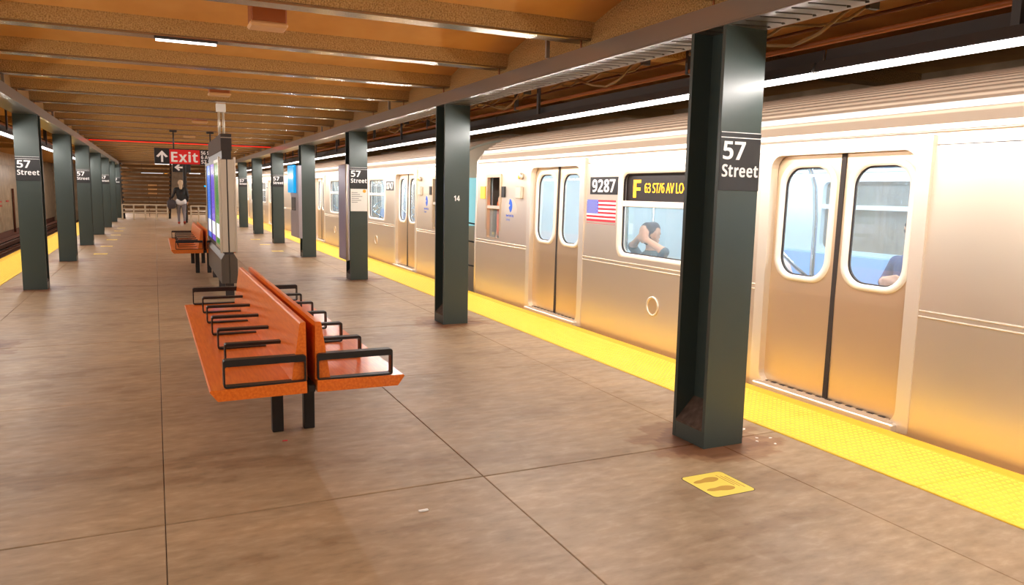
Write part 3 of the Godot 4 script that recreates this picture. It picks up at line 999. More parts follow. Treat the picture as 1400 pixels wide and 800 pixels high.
func words_on_side(t: Node3D, d: float, txt: String, called: String, z0: float, z1: float, y0: float, y1: float, plate: bool) -> void:
	var x := side_x(y0) - 0.004
	var p := obj(called, MB.new().box(Vector3(x, y0, minf(z0 * d, z1 * d)), Vector3(x + 0.03, y1, maxf(z0 * d, z1 * d))), M.plate_black, t)
	# text always reads along +z (to the right seen from the platform)
	var a := minf(z0 * d, z1 * d)
	words(txt, "digits", M.white_vinyl, p, Vector3(x, y0 + 0.025, a + 0.045), Vector3(0, 0, 1), Vector3.UP, absf(z1 - z0) - 0.09, y1 - y0 - 0.05)

func flag(t: Node3D, z0: float, d: float) -> void:
	var a := minf(z0 * d, (z0 + 0.6) * d)
	var y1 := 1.455
	var hh := 0.28
	var x := side_x(1.3) - 0.003
	var f := obj("flag_sticker", MB.new().box(Vector3(x + 0.0015, y1 - hh, a), Vector3(x + 0.02, y1, a + 0.595)), M.white_vinyl, t)
	for k in 7:
		var yy := y1 - hh * (2 * k) / 13.0
		var left := 0.24 if k < 4 else 0.0
		obj("red_stripe", MB.new().box(Vector3(x, yy - hh / 13.0, a + left), Vector3(x + 0.004, yy, a + 0.595)), M.flag_red, f)
	obj("blue_field", MB.new().box(Vector3(x, y1 - hh * 7.0 / 13.0, a), Vector3(x + 0.004, y1, a + 0.24)), M.flag_blue, f)
	var st := MB.new()
	for r in 9:
		for c in (6 if r % 2 == 0 else 5):
			var cz := a + 0.02 + c * 0.04 + (0.0 if r % 2 == 0 else 0.02)
			var cy := y1 - 0.012 - r * 0.0158
			var pp := PackedVector2Array()
			for k in 10:
				var r_ := 0.0085 if k % 2 == 0 else 0.004
				pp.append(Vector2(cz + r_ * sin(TAU * k / 10), cy + r_ * cos(TAU * k / 10)))
			var idx := Geometry2D.triangulate_polygon(pp)
			for i in range(0, idx.size(), 3):
				st.tri(Vector3(x - 0.001, pp[idx[i]].y, pp[idx[i]].x), Vector3(x - 0.001, pp[idx[i + 1]].y, pp[idx[i + 1]].x), Vector3(x - 0.001, pp[idx[i + 2]].y, pp[idx[i + 2]].x), Vector3(-1, 0, 0))
	var so := obj("stars", st, M.white_vinyl, f)
	so.set_meta("kind", "stuff")

func logo(t: Node3D, z: float, d: float) -> void:
	var x := side_x(1.3) - 0.003
	var zc := z * d
	var p := obj("logo_sticker", MB.new().prism(circle2(zc, 1.24, 0.2, 28), Vector3(x + 0.001, 0, 0), Vector3(0, 0, 1), Vector3.UP, Vector3(0.02, 0, 0)), M.car_bright_steel, t)
	var poly := PackedVector2Array()
	for k in 19:
		var a := -PI * 0.42 + PI * 0.92 * k / 18.0
		poly.append(Vector2(zc - 0.02 + 0.085 * cos(a), 1.335 + 0.095 * sin(a)))
	poly.append(Vector2(zc - 0.05, 1.36)); poly.append(Vector2(zc + 0.0, 1.345)); poly.append(Vector2(zc - 0.05, 1.31))
	obj("logo_mark", MB.new().prism(poly, Vector3(x, 0, 0), Vector3(0, 0, 1), Vector3.UP, Vector3(0.003, 0, 0)), M.logo_blue, p)
	words("New York City", "lettering", M.logo_blue, p, Vector3(x, 1.175, zc - 0.13), Vector3(0, 0, 1), Vector3.UP, 0.24, 0.042, "Droid Sans", false)
	words("Subway", "lettering", M.logo_blue, p, Vector3(x, 1.12, zc - 0.13), Vector3(0, 0, 1), Vector3.UP, 0.13, 0.042, "Droid Sans", false)

func interior(t: Node3D, d: float, doors: Array, wins: Array) -> void:
	var za := minf(0.05 * d, (CAR_L - 0.05) * d)
	var zb := maxf(0.05 * d, (CAR_L - 0.05) * d)
	obj("car_floor", MB.new().box(Vector3(0.1, -0.04, za), Vector3(CAR_W - 0.1, 0.02, zb)), M.car_inner_floor, t)
	obj("car_ceiling", MB.new().box(Vector3(0.1, 2.1, za), Vector3(CAR_W - 0.1, 2.13, zb)), M.car_inner_wall, t)
	# driver's cab: bulkhead, and a dark panel added to paint shade inside
	obj("cab_bulkhead", MB.new().box(Vector3(0.1, 0.02, minf(1.3 * d, 1.36 * d)), Vector3(CAR_W - 0.1, 2.1, maxf(1.3 * d, 1.36 * d))), M.car_inner_wall, t)
	obj("cab_shade_panel", MB.new().box(Vector3(1.3, 0.02, minf(0.05 * d, 1.3 * d)), Vector3(1.36, 2.1, maxf(0.05 * d, 1.3 * d))), M.cab_shade_paint, t)
	# far side wall with its openings
	var holes := []
	for i in 4:
		holes.append(rrect(doors[i] - 0.64, -0.2, doors[i] + 0.64, 1.845, 0.10))
		if i < 3: holes.append(rrect(wins[i] - 0.66, 0.885, wins[i] + 0.66, 1.76, 0.11))
	var mb := MB.new()
	holed(mb, 0.02, CAR_L - 0.02, 0.02, 2.1, holes, func(y): return CAR_W - 0.1, d, -1)
	obj("far_wall", mb, M.car_inner_wall, t)
	mb = MB.new()
	holed(mb, 0.0, CAR_L, -0.6, 1.95, holes, func(y): return CAR_W, d, 1)
	obj("far_shell", mb, M.car_steel, t)
	for w in wins:
		var f := obj("far_window", MB.new().ring(rrect(w - 0.71, 0.84, w + 0.71, 1.80, 0.14), rrect(w - 0.62, 0.92, w + 0.62, 1.72, 0.09), Vector3(CAR_W - 0.115, 0, 0), Vector3(0, 0, d), Vector3.UP, Vector3(0.06, 0, 0)), M.car_inner_wall, t)
		obj("divider", MB.new().box(Vector3(CAR_W - 0.11, 1.4, minf((w - 0.63) * d, (w + 0.63) * d)), Vector3(CAR_W - 0.06, 1.45, maxf((w - 0.63) * d, (w + 0.63) * d))), M.car_inner_wall, f)
		obj("pane", MB.new().prism(rrect(w - 0.64, 0.9, w + 0.64, 1.74, 0.1), Vector3(CAR_W - 0.05, 0, 0), Vector3(0, 0, d), Vector3.UP, Vector3(0.004, 0, 0)), M.glass, f)
	# benches along both sides between the doors, with end rails
	var runs := []
	for i in 3: runs.append([doors[i] + 0.72, doors[i + 1] - 0.72])
	for side in [0, 1]:
		var sx := 1.0 if side == 0 else -1.0
		var x0 := 0.1 if side == 0 else CAR_W - 0.1
		for r in runs:
			var prof := PackedVector2Array([Vector2(0, 0.30), Vector2(0.42, 0.36), Vector2(0.46, 0.42), Vector2(0.44, 0.45), Vector2(0.14, 0.43), Vector2(0.06, 0.86), Vector2(0, 0.88)])
			var q := PackedVector2Array()
			for p in prof: q.append(Vector2(p.x * sx, p.y))
			obj("seat_bench", MB.new().prism(q, Vector3(x0, 0, r[0] * d), Vector3.RIGHT, Vector3.UP, Vector3(0, 0, (r[1] - r[0]) * d)), M.seat_blue, t)
			for e in r:
				var z: float = e * d
				var xo := x0 + 0.5 * sx
				obj("stanchion", MB.new(true).tube([Vector3(xo, 0.02, z), Vector3(xo, 1.35, z), Vector3(xo - 0.03 * sx, 1.62, z), Vector3(xo - 0.12 * sx, 1.8, z), Vector3(xo - 0.25 * sx, 1.92, z), Vector3(xo - 0.28 * sx, 2.1, z)], 0.019, 8), M.pole_steel, t)
				obj("arm_rail", MB.new(true).tube([Vector3(x0 + 0.02 * sx, 1.16, z), Vector3(x0 + 0.3 * sx, 0.95, z), Vector3(xo, 0.82, z)], 0.017, 8), M.pole_steel, t)
				obj("arm_rail", MB.new(true).tube([Vector3(x0 + 0.02 * sx, 0.92, z), Vector3(xo, 0.62, z)], 0.017, 8), M.pole_steel, t)
			obj("overhead_rail", MB.new(true).tube([Vector3(x0 + 0.42 * sx, 1.86, r[0] * d), Vector3(x0 + 0.42 * sx, 1.86, r[1] * d)], 0.017, 8), M.pole_steel, t)
			obj("advert_panel", MB.new().box(Vector3(minf(x0 + 0.003 * sx, x0 + 0.02 * sx), 1.83, minf(r[0] * d, r[1] * d)), Vector3(maxf(x0 + 0.003 * sx, x0 + 0.02 * sx), 2.05, maxf(r[0] * d, r[1] * d))), M.screen_white, t)
	for w in wins:
		obj("centre_pole", MB.new(true).tube([Vector3(CAR_W / 2, 0.02, w * d), Vector3(CAR_W / 2, 2.1, w * d)], 0.019, 8), M.pole_steel, t)
	for c in doors:
		obj("door_pole", MB.new(true).tube([Vector3(CAR_W / 2, 0.02, c * d), Vector3(CAR_W / 2, 2.1, c * d)], 0.019, 8), M.pole_steel, t)
	for x in [0.62, CAR_W - 0.62]:
		var cl := obj("ceiling_lamp", MB.new().box(Vector3(x - 0.07, 2.085, za + (1.5 if d > 0 else 0.3)), Vector3(x + 0.07, 2.1, zb - (1.5 if d < 0 else 0.3))), M.car_lamp_glow, t)
		for k in 2:
			var l := AreaLight3D.new()
			l.name = "car_light"
			l.area_size = Vector2(7.9, 0.13)
			l.light_energy = CAR_LIGHT
			l.light_color = rgb(226, 242, 255)
			l.shadow_enabled = true
			l.area_range = 30.0
			cl.add_child(l, true)
			l.position = Vector3(x, 2.08, (5.9 + k * 8.0) * d)
			l.basis = Basis(Vector3(0, 0, 1), Vector3(1, 0, 0), Vector3(0, 1, 0))
const CAR_LIGHT := 10.5

func train() -> void:
	make_car("stainless steel subway car numbered 9287 with flag sticker and amber F destination display", Vector3(4.43, 0, -10.72), 1.0, "9287")
	var c := make_car("stainless steel subway car coupled next beyond the car numbered 9287", Vector3(4.43, 0, -11.88), -1.0, "8747")
	copy(c, "subway_car", "last stainless steel subway car of the train, furthest from the car numbered 9287", Vector3(4.43, 0, -11.88 - CAR_L - 0.8))
	# coupler and walkway between the first two cars
	var k := thing("car_coupling", "black coupler and chains between the first two subway cars", "coupling", Vector3(5.92, -0.35, -11.3))
	obj("drawbar", MB.new(true).tube([Vector3(0, 0, -0.5), Vector3(0, 0, 0.5)], 0.09, 10), M.black_steel, k)
	obj("cable", MB.new(true).tube([Vector3(-0.5, 0.2, -0.5), Vector3(-0.5, 0.0, 0), Vector3(-0.5, 0.2, 0.5)], 0.03, 8), M.black_steel, k)

# ---------------------------------------------------------------- benches
func benches() -> void:
	var b := thing("platform_bench", "double-sided orange wooden bench with black metal armrests, nearest the footprint sticker", "bench", Vector3(0.735, 0, -5.70), "wooden benches down the middle of the platform")
	var L := 3.18
	var z0 := -L / 2
	for s in [-1.0, 1.0]:
		# seat plank: bevelled front edge
		var prof := PackedVector2Array([Vector2(0.028 * s, 0.402), Vector2(0.485 * s, 0.398), Vector2(0.525 * s, 0.452), Vector2(0.518 * s, 0.460), Vector2(0.028 * s, 0.468)])
		obj("seat", MB.new().prism(prof, Vector3(0, 0, z0), Vector3.RIGHT, Vector3.UP, Vector3(0, 0, L)), M.bench_wood, b)
		var back := PackedVector2Array([Vector2(0.022 * s, 0.468), Vector2(0.105 * s, 0.468), Vector2(0.058 * s, 0.783), Vector2(0.052 * s, 0.790), Vector2(0.026 * s, 0.790)])
		obj("backrest", MB.new().prism(back, Vector3(0, 0, z0 + 0.03), Vector3.RIGHT, Vector3.UP, Vector3(0, 0, L - 0.06)), M.bench_wood, b)
		for k in 7:
			var z := L / 2 - 0.03 - k * (L - 0.06) / 6.0
			var end := k == 0 or k == 6
			var xo: float = 0.455 if end else 0.405
			var xi := 0.03 if end else 0.05
			var top := 0.615 if end else 0.60
			var th := 0.036 if end else 0.017
			var w := 0.055 if end else 0.055
			var outer := rrect(xi, 0.465, xo, top, 0.014, 3)
			var inner := rrect(xi + 0.009, 0.474, xo - 0.009, top - th, 0.008, 3)
			obj("armrest", MB.new().ring(outer, inner, Vector3(0, 0, z - w / 2), Vector3(s, 0, 0), Vector3.UP, Vector3(0, 0, w)), M.black_steel, b)
		for z in [L / 2 - 0.66, -L / 2 + 0.66]:
			obj("leg", MB.new().box(Vector3(0.096 * s - 0.034, 0, z - 0.03), Vector3(0.096 * s + 0.034, 0.402, z + 0.03), 0.004), M.black_steel, b)
	for z in [L / 2 - 0.66, -L / 2 + 0.66]:
		obj("cross_bar", MB.new().box(Vector3(-0.4, 0.372, z - 0.02), Vector3(0.4, 0.4, z + 0.02), 0.003), M.black_steel, b)
	obj("spine", MB.new().box(Vector3(-0.02, 0.40, z0 + 0.02), Vector3(0.02, 0.44, -z0 - 0.02), 0.003), M.black_steel, b)
	b.rotation.y = 0.005
	copy(b, "platform_bench", "double-sided orange wooden bench with black armrests beyond the screen kiosk", Vector3(0.735, 0, -15.33)).rotation.y = 0.0

# ---------------------------------------------------------------- information kiosk
func kiosk() -> void:
	var k := thing("information_kiosk", "tall double-sided aluminium kiosk with glowing screens between the two wooden benches", "kiosk", Vector3(0.893, 0, -12.35))
	var zn := 1.38
	var zf := -1.38
	for z in [zn - 0.08, 0.1, zf + 0.1]:
		obj("leg", MB.new().box(Vector3(-0.055, 0, z - 0.05), Vector3(0.055, 0.25, z + 0.05), 0.006), M.kiosk_dark, k)
	obj("lower_cabinet", MB.new().prism(PackedVector2Array([Vector2(-0.105, 0.20), Vector2(-0.004, 0.20), Vector2(-0.004, 0.60), Vector2(-0.065, 0.60), Vector2(-0.105, 0.53)]), Vector3(0, 0, zf), Vector3.RIGHT, Vector3.UP, Vector3(0, 0, zn - zf)), M.kiosk_grey, k)
	obj("lower_cabinet", MB.new().prism(PackedVector2Array([Vector2(0.105, 0.20), Vector2(0.004, 0.20), Vector2(0.004, 0.60), Vector2(0.065, 0.60), Vector2(0.105, 0.53)]), Vector3(0, 0, zf), Vector3.RIGHT, Vector3.UP, Vector3(0, 0, zn - zf)), M.kiosk_grey, k)
	obj("cabinet_core", MB.new().box(Vector3(-0.06, 0.2, zf + 0.01), Vector3(0.06, 2.02, zn - 0.01)), M.kiosk_dark, k)
	for s in [-1.0, 1.0]:
		# end posts and screens
		for z in [zn - 0.05, zf]:
			obj("end_post", MB.new().box(Vector3(minf(0.008 * s, 0.085 * s), 0.63, z), Vector3(maxf(0.008 * s, 0.085 * s), 1.885, z + 0.05), 0.006), M.aluminium, k)
			obj("edge_strip", MB.new().box(Vector3(minf(0.085 * s, 0.112 * s), 0.62, z), Vector3(maxf(0.085 * s, 0.112 * s), 1.92, z + 0.05), 0.004), M.aluminium, k)
		var mats := [M.screen_green, M.screen_violet, M.screen_blue]
		for i in 3:
			var a: float = zn - 0.06 - i * 0.89
			var sc := obj("screen", MB.new().box(Vector3(minf(0.06 * s, 0.096 * s), 0.70, a - 0.84), Vector3(maxf(0.06 * s, 0.096 * s), 1.86, a), 0.003), mats[i], k)
			obj("screen_frame", MB.new().ring(PackedVector2Array([Vector2(a - 0.87, 0.66), Vector2(a + 0.02, 0.66), Vector2(a + 0.02, 1.89), Vector2(a - 0.87, 1.89)]), PackedVector2Array([Vector2(a - 0.83, 0.71), Vector2(a - 0.01, 0.71), Vector2(a - 0.01, 1.85), Vector2(a - 0.83, 1.85)]), Vector3(0.075 * s, 0, 0), Vector3(0, 0, 1), Vector3.UP, Vector3(0.028 * s, 0, 0)), M.kiosk_dark if i > 0 else M.aluminium, sc)
			obj("screen_caption", MB.new().box(Vector3(minf(0.096 * s, 0.098 * s), 0.8, a - 0.75), Vector3(maxf(0.096 * s, 0.098 * s), 1.0, a - 0.1)), M.screen_white, sc)
	var hd := obj("header_box", MB.new().box(Vector3(-0.07, 2.0, zf + 0.2), Vector3(0.07, 2.225, zn), 0.005), M.kiosk_header, k)
	obj("header_end_cap", MB.new().box(Vector3(-0.068, 2.002, zn), Vector3(0.068, 2.223, zn + 0.004)), M.kiosk_dark, hd)
	obj("header_trim", MB.new().box(Vector3(-0.068, 2.17, zn + 0.004), Vector3(0.068, 2.178, zn + 0.008)), M.aluminium, hd)
	for x in [-0.045, 0.012]:
		obj("power_conduit", MB.new(true).tube([Vector3(x, 2.2, 0.9), Vector3(x, 2.62, 0.9)], 0.017, 10), M.aluminium, k)
	obj("conduit_box", MB.new().box(Vector3(-0.08, 2.55, 0.86), Vector3(0.045, 2.66, 0.94), 0.005), M.white_vinyl, k)

# ---------------------------------------------------------------- hanging signs
func signs() -> void:
	var e := thing("exit_sign", "hanging black sign with white arrow and red Exit panel", "sign", Vector3(0.02, 1.965, -17.366))
	obj("board", MB.new().box(Vector3(0, 0, -0.03), Vector3(1.28, 0.325, 0.03), 0.006), M.sign_black, e)
	obj("red_panel", MB.new().box(Vector3(0.285, 0.012, 0.03), Vector3(0.865, 0.305, 0.034)), M.sign_red, e)
	words("Exit", "lettering", M.sign_white, e, Vector3(0.315, 0.05, 0.034), Vector3.RIGHT, Vector3.UP, 0.51, 0.215)
	words("56 St &", "lettering", M.sign_white, e, Vector3(0.89, 0.215, 0.03), Vector3.RIGHT, Vector3.UP, 0.28, 0.075)
	words("6 Av", "lettering", M.sign_white, e, Vector3(0.89, 0.125, 0.03), Vector3.RIGHT, Vector3.UP, 0.18, 0.075)
	words("57 St", "lettering", M.sign_white, e, Vector3(0.89, 0.03, 0.03), Vector3.RIGHT, Vector3.UP, 0.22, 0.075)
	var ar := PackedVector2Array([Vector2(0.125, 0.04), Vector2(0.165, 0.04), Vector2(0.165, 0.19), Vector2(0.215, 0.135), Vector2(0.255, 0.155), Vector2(0.145, 0.275), Vector2(0.035, 0.155), Vector2(0.075, 0.135), Vector2(0.125, 0.19)])
	obj("arrow", MB.new().prism(ar, Vector3(0, 0, 0.03), Vector3.RIGHT, Vector3.UP, Vector3(0, 0, 0.004)), M.sign_white, e)
	for x in [0.37, 1.08]:
		var r := obj("hanging_rod", MB.new(true).tube([Vector3(x, 0.32, 0), Vector3(x, 0.67, 0)], 0.014, 8), M.black_steel, e)
		obj("ceiling_plate", MB.new().box(Vector3(x - 0.07, 0.655, -0.05), Vector3(x + 0.07, 0.695, 0.05), 0.004), M.black_steel, r)
	# small direction sign further on
	var a := thing("direction_sign", "small hanging black sign with a white left arrow above the walking person", "sign", Vector3(0.72, 2.12, -35.654))
	obj("board", MB.new().box(Vector3(0, 0, -0.03), Vector3(0.72, 0.4, 0.03), 0.006), M.sign_black, a)
	obj("arrow", MB.new().prism(PackedVector2Array([Vector2(0.08, 0.2), Vector2(0.25, 0.35), Vector2(0.30, 0.30), Vector2(0.23, 0.235), Vector2(0.5, 0.235), Vector2(0.5, 0.165), Vector2(0.23, 0.165), Vector2(0.30, 0.10), Vector2(0.25, 0.05)]), Vector3(0, 0, 0.03), Vector3.RIGHT, Vector3.UP, Vector3(0, 0, 0.004)), M.sign_white, a)
	for x in [0.1, 0.62]:
		obj("hanging_rod", MB.new(true).tube([Vector3(x, 0.4, 0), Vector3(x, 0.54, 0)], 0.012, 6), M.black_steel, a)

# ---------------------------------------------------------------- panels fixed to columns
func column_panels() -> void:
	var z3 := ZC - 2 * PITCH
	var n := thing("posted_notice", "white paper notice with orange dot on a green column below the 57 Street sign", "notice", Vector3(XR, 1.158, z3))
	obj("sheet", MB.new().box(Vector3(0.012, 0, 0), Vector3(CW - 0.006, 0.375, 0.003)), M.paper, n)
	obj("headline_bar", MB.new().box(Vector3(0.012, 0.372, 0), Vector3(CW - 0.006, 0.388, 0.004)), M.sign_black, n)
	obj("route_dot", MB.new().prism(circle2(0.245, 0.335, 0.028), Vector3(0, 0, 0.003), Vector3.RIGHT, Vector3.UP, Vector3(0, 0, 0.001)), M.paper_orange, n)
	for k in 6:
		obj("text_line", MB.new().box(Vector3(0.03, 0.305 - k * 0.032, 0.003), Vector3(0.13 + 0.02 * (k * 7 % 5), 0.315 - k * 0.032, 0.004)), M.paper_grey, n)
	var p := thing("advert_panel", "tall grey advertising panel on the platform face of the column with the notice", "panel", Vector3(XR, 0.33, z3))
	obj("backing_box", MB.new().box(Vector3(-0.055, 0, -0.62), Vector3(0, 1.6, 0.0), 0.012), M.panel_lilac, p)
	obj("poster", MB.new().box(Vector3(-0.058, 0.06, -0.58), Vector3(-0.055, 1.54, -0.05)), M.poster_lilac, p)
	obj("hinge_rail", MB.new(true).tube([Vector3(-0.055, 0.0, 0.0), Vector3(-0.055, 1.6, 0.0)], 0.02, 8), M.aluminium, p)
	var z4 := ZC - 3 * PITCH
	var h := thing("help_point", "grey emergency help box with a glowing blue light on a green column", "help point", Vector3(XR, 0.42, z4))
	obj("cabinet", MB.new().prism(PackedVector2Array([Vector2(0, 0), Vector2(-1.1, 0), Vector2(-1.1, 0.55), Vector2(-1.02, 0.62), Vector2(-1.02, 0.9), Vector2(-1.1, 0.97), Vector2(-1.1, 1.6), Vector2(0, 1.6)]), Vector3(-0.07, 0, 0.0), Vector3(0, 0, 1), Vector3.UP, Vector3(0.07, 0, 0)), M.panel_lilac, h)
	var bl := obj("blue_lamp", MB.new().box(Vector3(-0.13, 1.0, -1.1), Vector3(-0.07, 1.62, -0.3), 0.01), M.screen_cyan, h)
	obj("call_button_plate", MB.new().box(Vector3(-0.08, 0.6, -0.9), Vector3(-0.07, 0.9, -0.4), 0.003), M.kiosk_dark, h)
	var ol := AreaLight3D.new()
	ol.name = "blue_light"
	ol.area_size = Vector2(0.78, 0.6)
	ol.light_energy = 0.12
	ol.light_color = rgb(40, 150, 255)
	ol.shadow_enabled = true
	ol.area_range = 20.0
	bl.add_child(ol)
	ol.position = Vector3(-0.135, 1.31, -0.7)
	ol.basis = Basis(Vector3(0, 0, 1), Vector3(0, 1, 0), Vector3(1, 0, 0))

# ---------------------------------------------------------------- far end: slatted stair screens, barriers
func slat_screen(x0: float, x1b: float, x1t: float, x0t: float, z: float, label: String) -> void:
	var t := thing("slatted_screen", label, "screen", Vector3(0, 0, z))
	var n := 12
	for k in n:
		var y := 0.25 + k * 0.19
		var u := y / 2.5
		var a := lerpf(x0, x0t, u)
		var b := lerpf(x1b, x1t, u)
		obj("slat", MB.new().prism(PackedVector2Array([Vector2(0.06, 0), Vector2(0.075, 0.02), Vector2(-0.03, 0.125), Vector2(-0.045, 0.105)]), Vector3(a, y, 0), Vector3(0, 0, 1), Vector3.UP, Vector3(b - a, 0, 0)), M.slat_bronze, t)
	for e in [[x0, x0t], [x1b, x1t]]:
		obj("post", MB.new().prism(PackedVector2Array([Vector2(e[0] - 0.05, 0), Vector2(e[0] + 0.05, 0), Vector2(e[1] + 0.05, 2.55), Vector2(e[1] - 0.05, 2.55)]), Vector3(0, 0, -0.14), Vector3.RIGHT, Vector3.UP, Vector3(0, 0, 0.08)), M.black_steel, t)
	obj("cap_rail", MB.new().box(Vector3(x0t - 0.05, 2.53, -0.14), Vector3(x1t + 0.05, 2.62, 0.06), 0.005), M.slat_bronze, t)
func barrier(x0: float, x1: float, z: float, label: String) -> void:
	var t := thing("pipe_barrier", label, "barrier", Vector3(0, 0, z), "galvanised pipe barriers at the platform end")
	var n := maxi(2, roundi((x1 - x0) / 0.46))
	for k in n + 1:
		var x := lerpf(x0, x1, float(k) / n)
		obj("post", MB.new().box(Vector3(x - 0.03, 0, -0.03), Vector3(x + 0.03, 0.68, 0.03), 0.006), M.rail_galvanised, t)
	for y in [0.30, 0.64]:
		obj("rail", MB.new().box(Vector3(x0, y, -0.025), Vector3(x1, y + 0.055, 0.025), 0.006), M.rail_galvanised, t)
	for k in n:
		var a := lerpf(x0, x1, float(k) / n)
		var b := lerpf(x0, x1, float(k + 1) / n)
		obj("mid_bar", MB.new().box(Vector3(a, 0.47, -0.018), Vector3(b, 0.50, 0.018), 0.004), M.rail_galvanised, t)
func far_end() -> void:
	slat_screen(-1.30, 0.60, 0.72, -1.38, -39.0, "bronze slatted screen across the platform end, wide one with a single barrier before it")
	slat_screen(1.28, 2.55, 2.88, 1.30, -37.4, "bronze slatted screen beside the black post, with a slanting outer edge")
	barrier(-1.33, 0.50, -37.8, "low galvanised pipe barrier before the wide slatted screen")
	barrier(1.42, 2.05, -36.4, "low galvanised pipe barrier beside the black post")
	barrier(2.75, 3.42, -36.0, "short galvanised pipe barrier under the slanting screen edge near the train")
	single("black_post", MB.new().box(Vector3(-0.06, 0, -0.06), Vector3(0.06, 2.62, 0.06), 0.008), M.black_steel, "tall square black post beside the walking person", "post", Vector3(1.16, 0, -34.8))
	# lit boards hanging beyond the screens
	for s in [[-0.55, 2.02, 0.95, 0.11, -40.226, "screen_white", "white lit board glimpsed through the wide slatted screen"], [0.46, 2.02, 0.13, 0.11, -40.226, "screen_amber", "small amber lit board glimpsed through the wide slatted screen"], [1.55, 2.05, 0.5, 0.12, -40.226, "screen_white", "white lit board behind the screen beside the black post"], [2.2, 1.45, 0.35, 0.14, -40.226, "screen_cyan", "blue lit board behind the screen beside the black post"], [2.35, 1.95, 0.4, 0.25, -38.702, "screen_white", "white lit board behind the slanting screen edge near the train"], [-0.3, 1.1, 0.42, 0.55, -41.2, "box_tan", "tan panel standing behind the wide slatted screen"]]:
		var b := thing("lit_board" if s[5] != "box_tan" else "wall_panel", s[6], "board", Vector3(s[0], s[1], s[4]))
		obj("face", MB.new().box(Vector3(0, 0, 0), Vector3(s[2], s[3], 0.03), 0.004), M[s[5]], b)
		obj("backing", MB.new().box(Vector3(-0.02, -0.02, -0.06), Vector3(s[2] + 0.02, s[3] + 0.02, 0.0), 0.004), M.black_steel, b)
		for x in [0.04, s[2] - 0.04]:
			obj("hanging_rod" if s[5] != "box_tan" else "leg", MB.new().box(Vector3(x - 0.01, 0 if s[5] != "box_tan" else -s[1], -0.05), Vector3(x + 0.01, 2.66 - s[1] if s[5] != "box_tan" else 0.0, -0.03)), M.black_steel, b)

# ---------------------------------------------------------------- ceiling fittings
func ceiling_bits() -> void:
	var zs := [-5.93, -10.5, -15.07, -19.65]
	var near_what := ["above the near wooden bench", "above the screen kiosk", "above the bench beyond the kiosk", "beyond the hanging Exit sign"]
	for i in 4:
		var t := thing("ceiling_speaker", "tan rectangular ceiling speaker box " + near_what[i], "speaker", Vector3(0.79, 2.66, zs[i]), "ceiling speakers down the platform")
		obj("body", MB.new().box(Vector3(-0.125, 0.03, -0.10), Vector3(0.125, 0.23, 0.10), 0.012), M.pipe_brown, t)
		obj("grille_lip", MB.new().box(Vector3(-0.132, 0.0, -0.105), Vector3(0.132, 0.035, 0.105), 0.012), M.box_tan, t)
	# red light strip under a beam, and a ceiling lamp added to brighten the hall behind the screens
	var rl := thing("red_light_strip", "red glowing light strip running the full width under a ceiling beam", "light", Vector3(MID, 2.65, -21.938))
	obj("channel", MB.new().box(Vector3(-2.2, -0.012, -0.05), Vector3(2.2, 0.005, 0.05), 0.003), M.housing_grey, rl)
	obj("tube", MB.new().box(Vector3(-2.19, -0.03, -0.04), Vector3(2.19, -0.012, 0.04), 0.006), M.red_glow, rl)
	var ra := AreaLight3D.new()
	ra.name = "red_light"
	ra.area_size = Vector2(4.3, 0.08)
	ra.light_energy = 0.5
	ra.light_color = rgb(255, 30, 16)
	ra.shadow_enabled = true
	ra.area_range = 30.0
	rl.add_child(ra)
	ra.position = Vector3(0, -0.034, 0)
	ra.basis = Basis(Vector3(1, 0, 0), Vector3(0, 0, -1), Vector3(0, 1, 0))
	var hl := thing("added_hall_light", "added white ceiling light brightening the hall behind the slatted screens", "light", Vector3(0.8, 2.65, -41.75))
	obj("base", MB.new().box(Vector3(-0.75, -0.03, -0.09), Vector3(0.75, 0.005, 0.09), 0.005), M.housing_grey, hl)
	obj("diffuser", MB.new().box(Vector3(-0.74, -0.06, -0.08), Vector3(0.74, -0.03, 0.08), 0.01), M.lamp_glow, hl)
	var ha := AreaLight3D.new()
	ha.name = "added_hall_glow"
	ha.area_size = Vector2(1.46, 0.15)
	ha.light_energy = 5.0
	ha.shadow_enabled = true
	ha.area_range = 30.0
	hl.add_child(ha)
	ha.position = Vector3(0, -0.064, 0)
	ha.basis = Basis(Vector3(1, 0, 0), Vector3(0, 0, -1), Vector3(0, 1, 0))
	var l := thing("batten_light", "slim white batten light fixed under a ceiling beam", "light", Vector3(0.04, 2.655, -6.66))
	obj("base", MB.new().box(Vector3(0, -0.012, -0.02), Vector3(0.46, 0.005, 0.02), 0.002), M.housing_grey, l)
	obj("tube", MB.new(true).tube([Vector3(0.01, -0.02, 0), Vector3(0.45, -0.02, 0)], 0.009, 8), M.lamp_glow, l)
	var al := AreaLight3D.new()
	al.name = "batten_glow"
	al.area_size = Vector2(0.42, 0.02)
	al.light_energy = 0.12
	al.shadow_enabled = true
	al.area_range = 20.0
	l.add_child(al)
	al.position = Vector3(0.23, -0.031, 0)
	al.basis = Basis(Vector3(1, 0, 0), Vector3(0, 0, -1), Vector3(0, 1, 0))

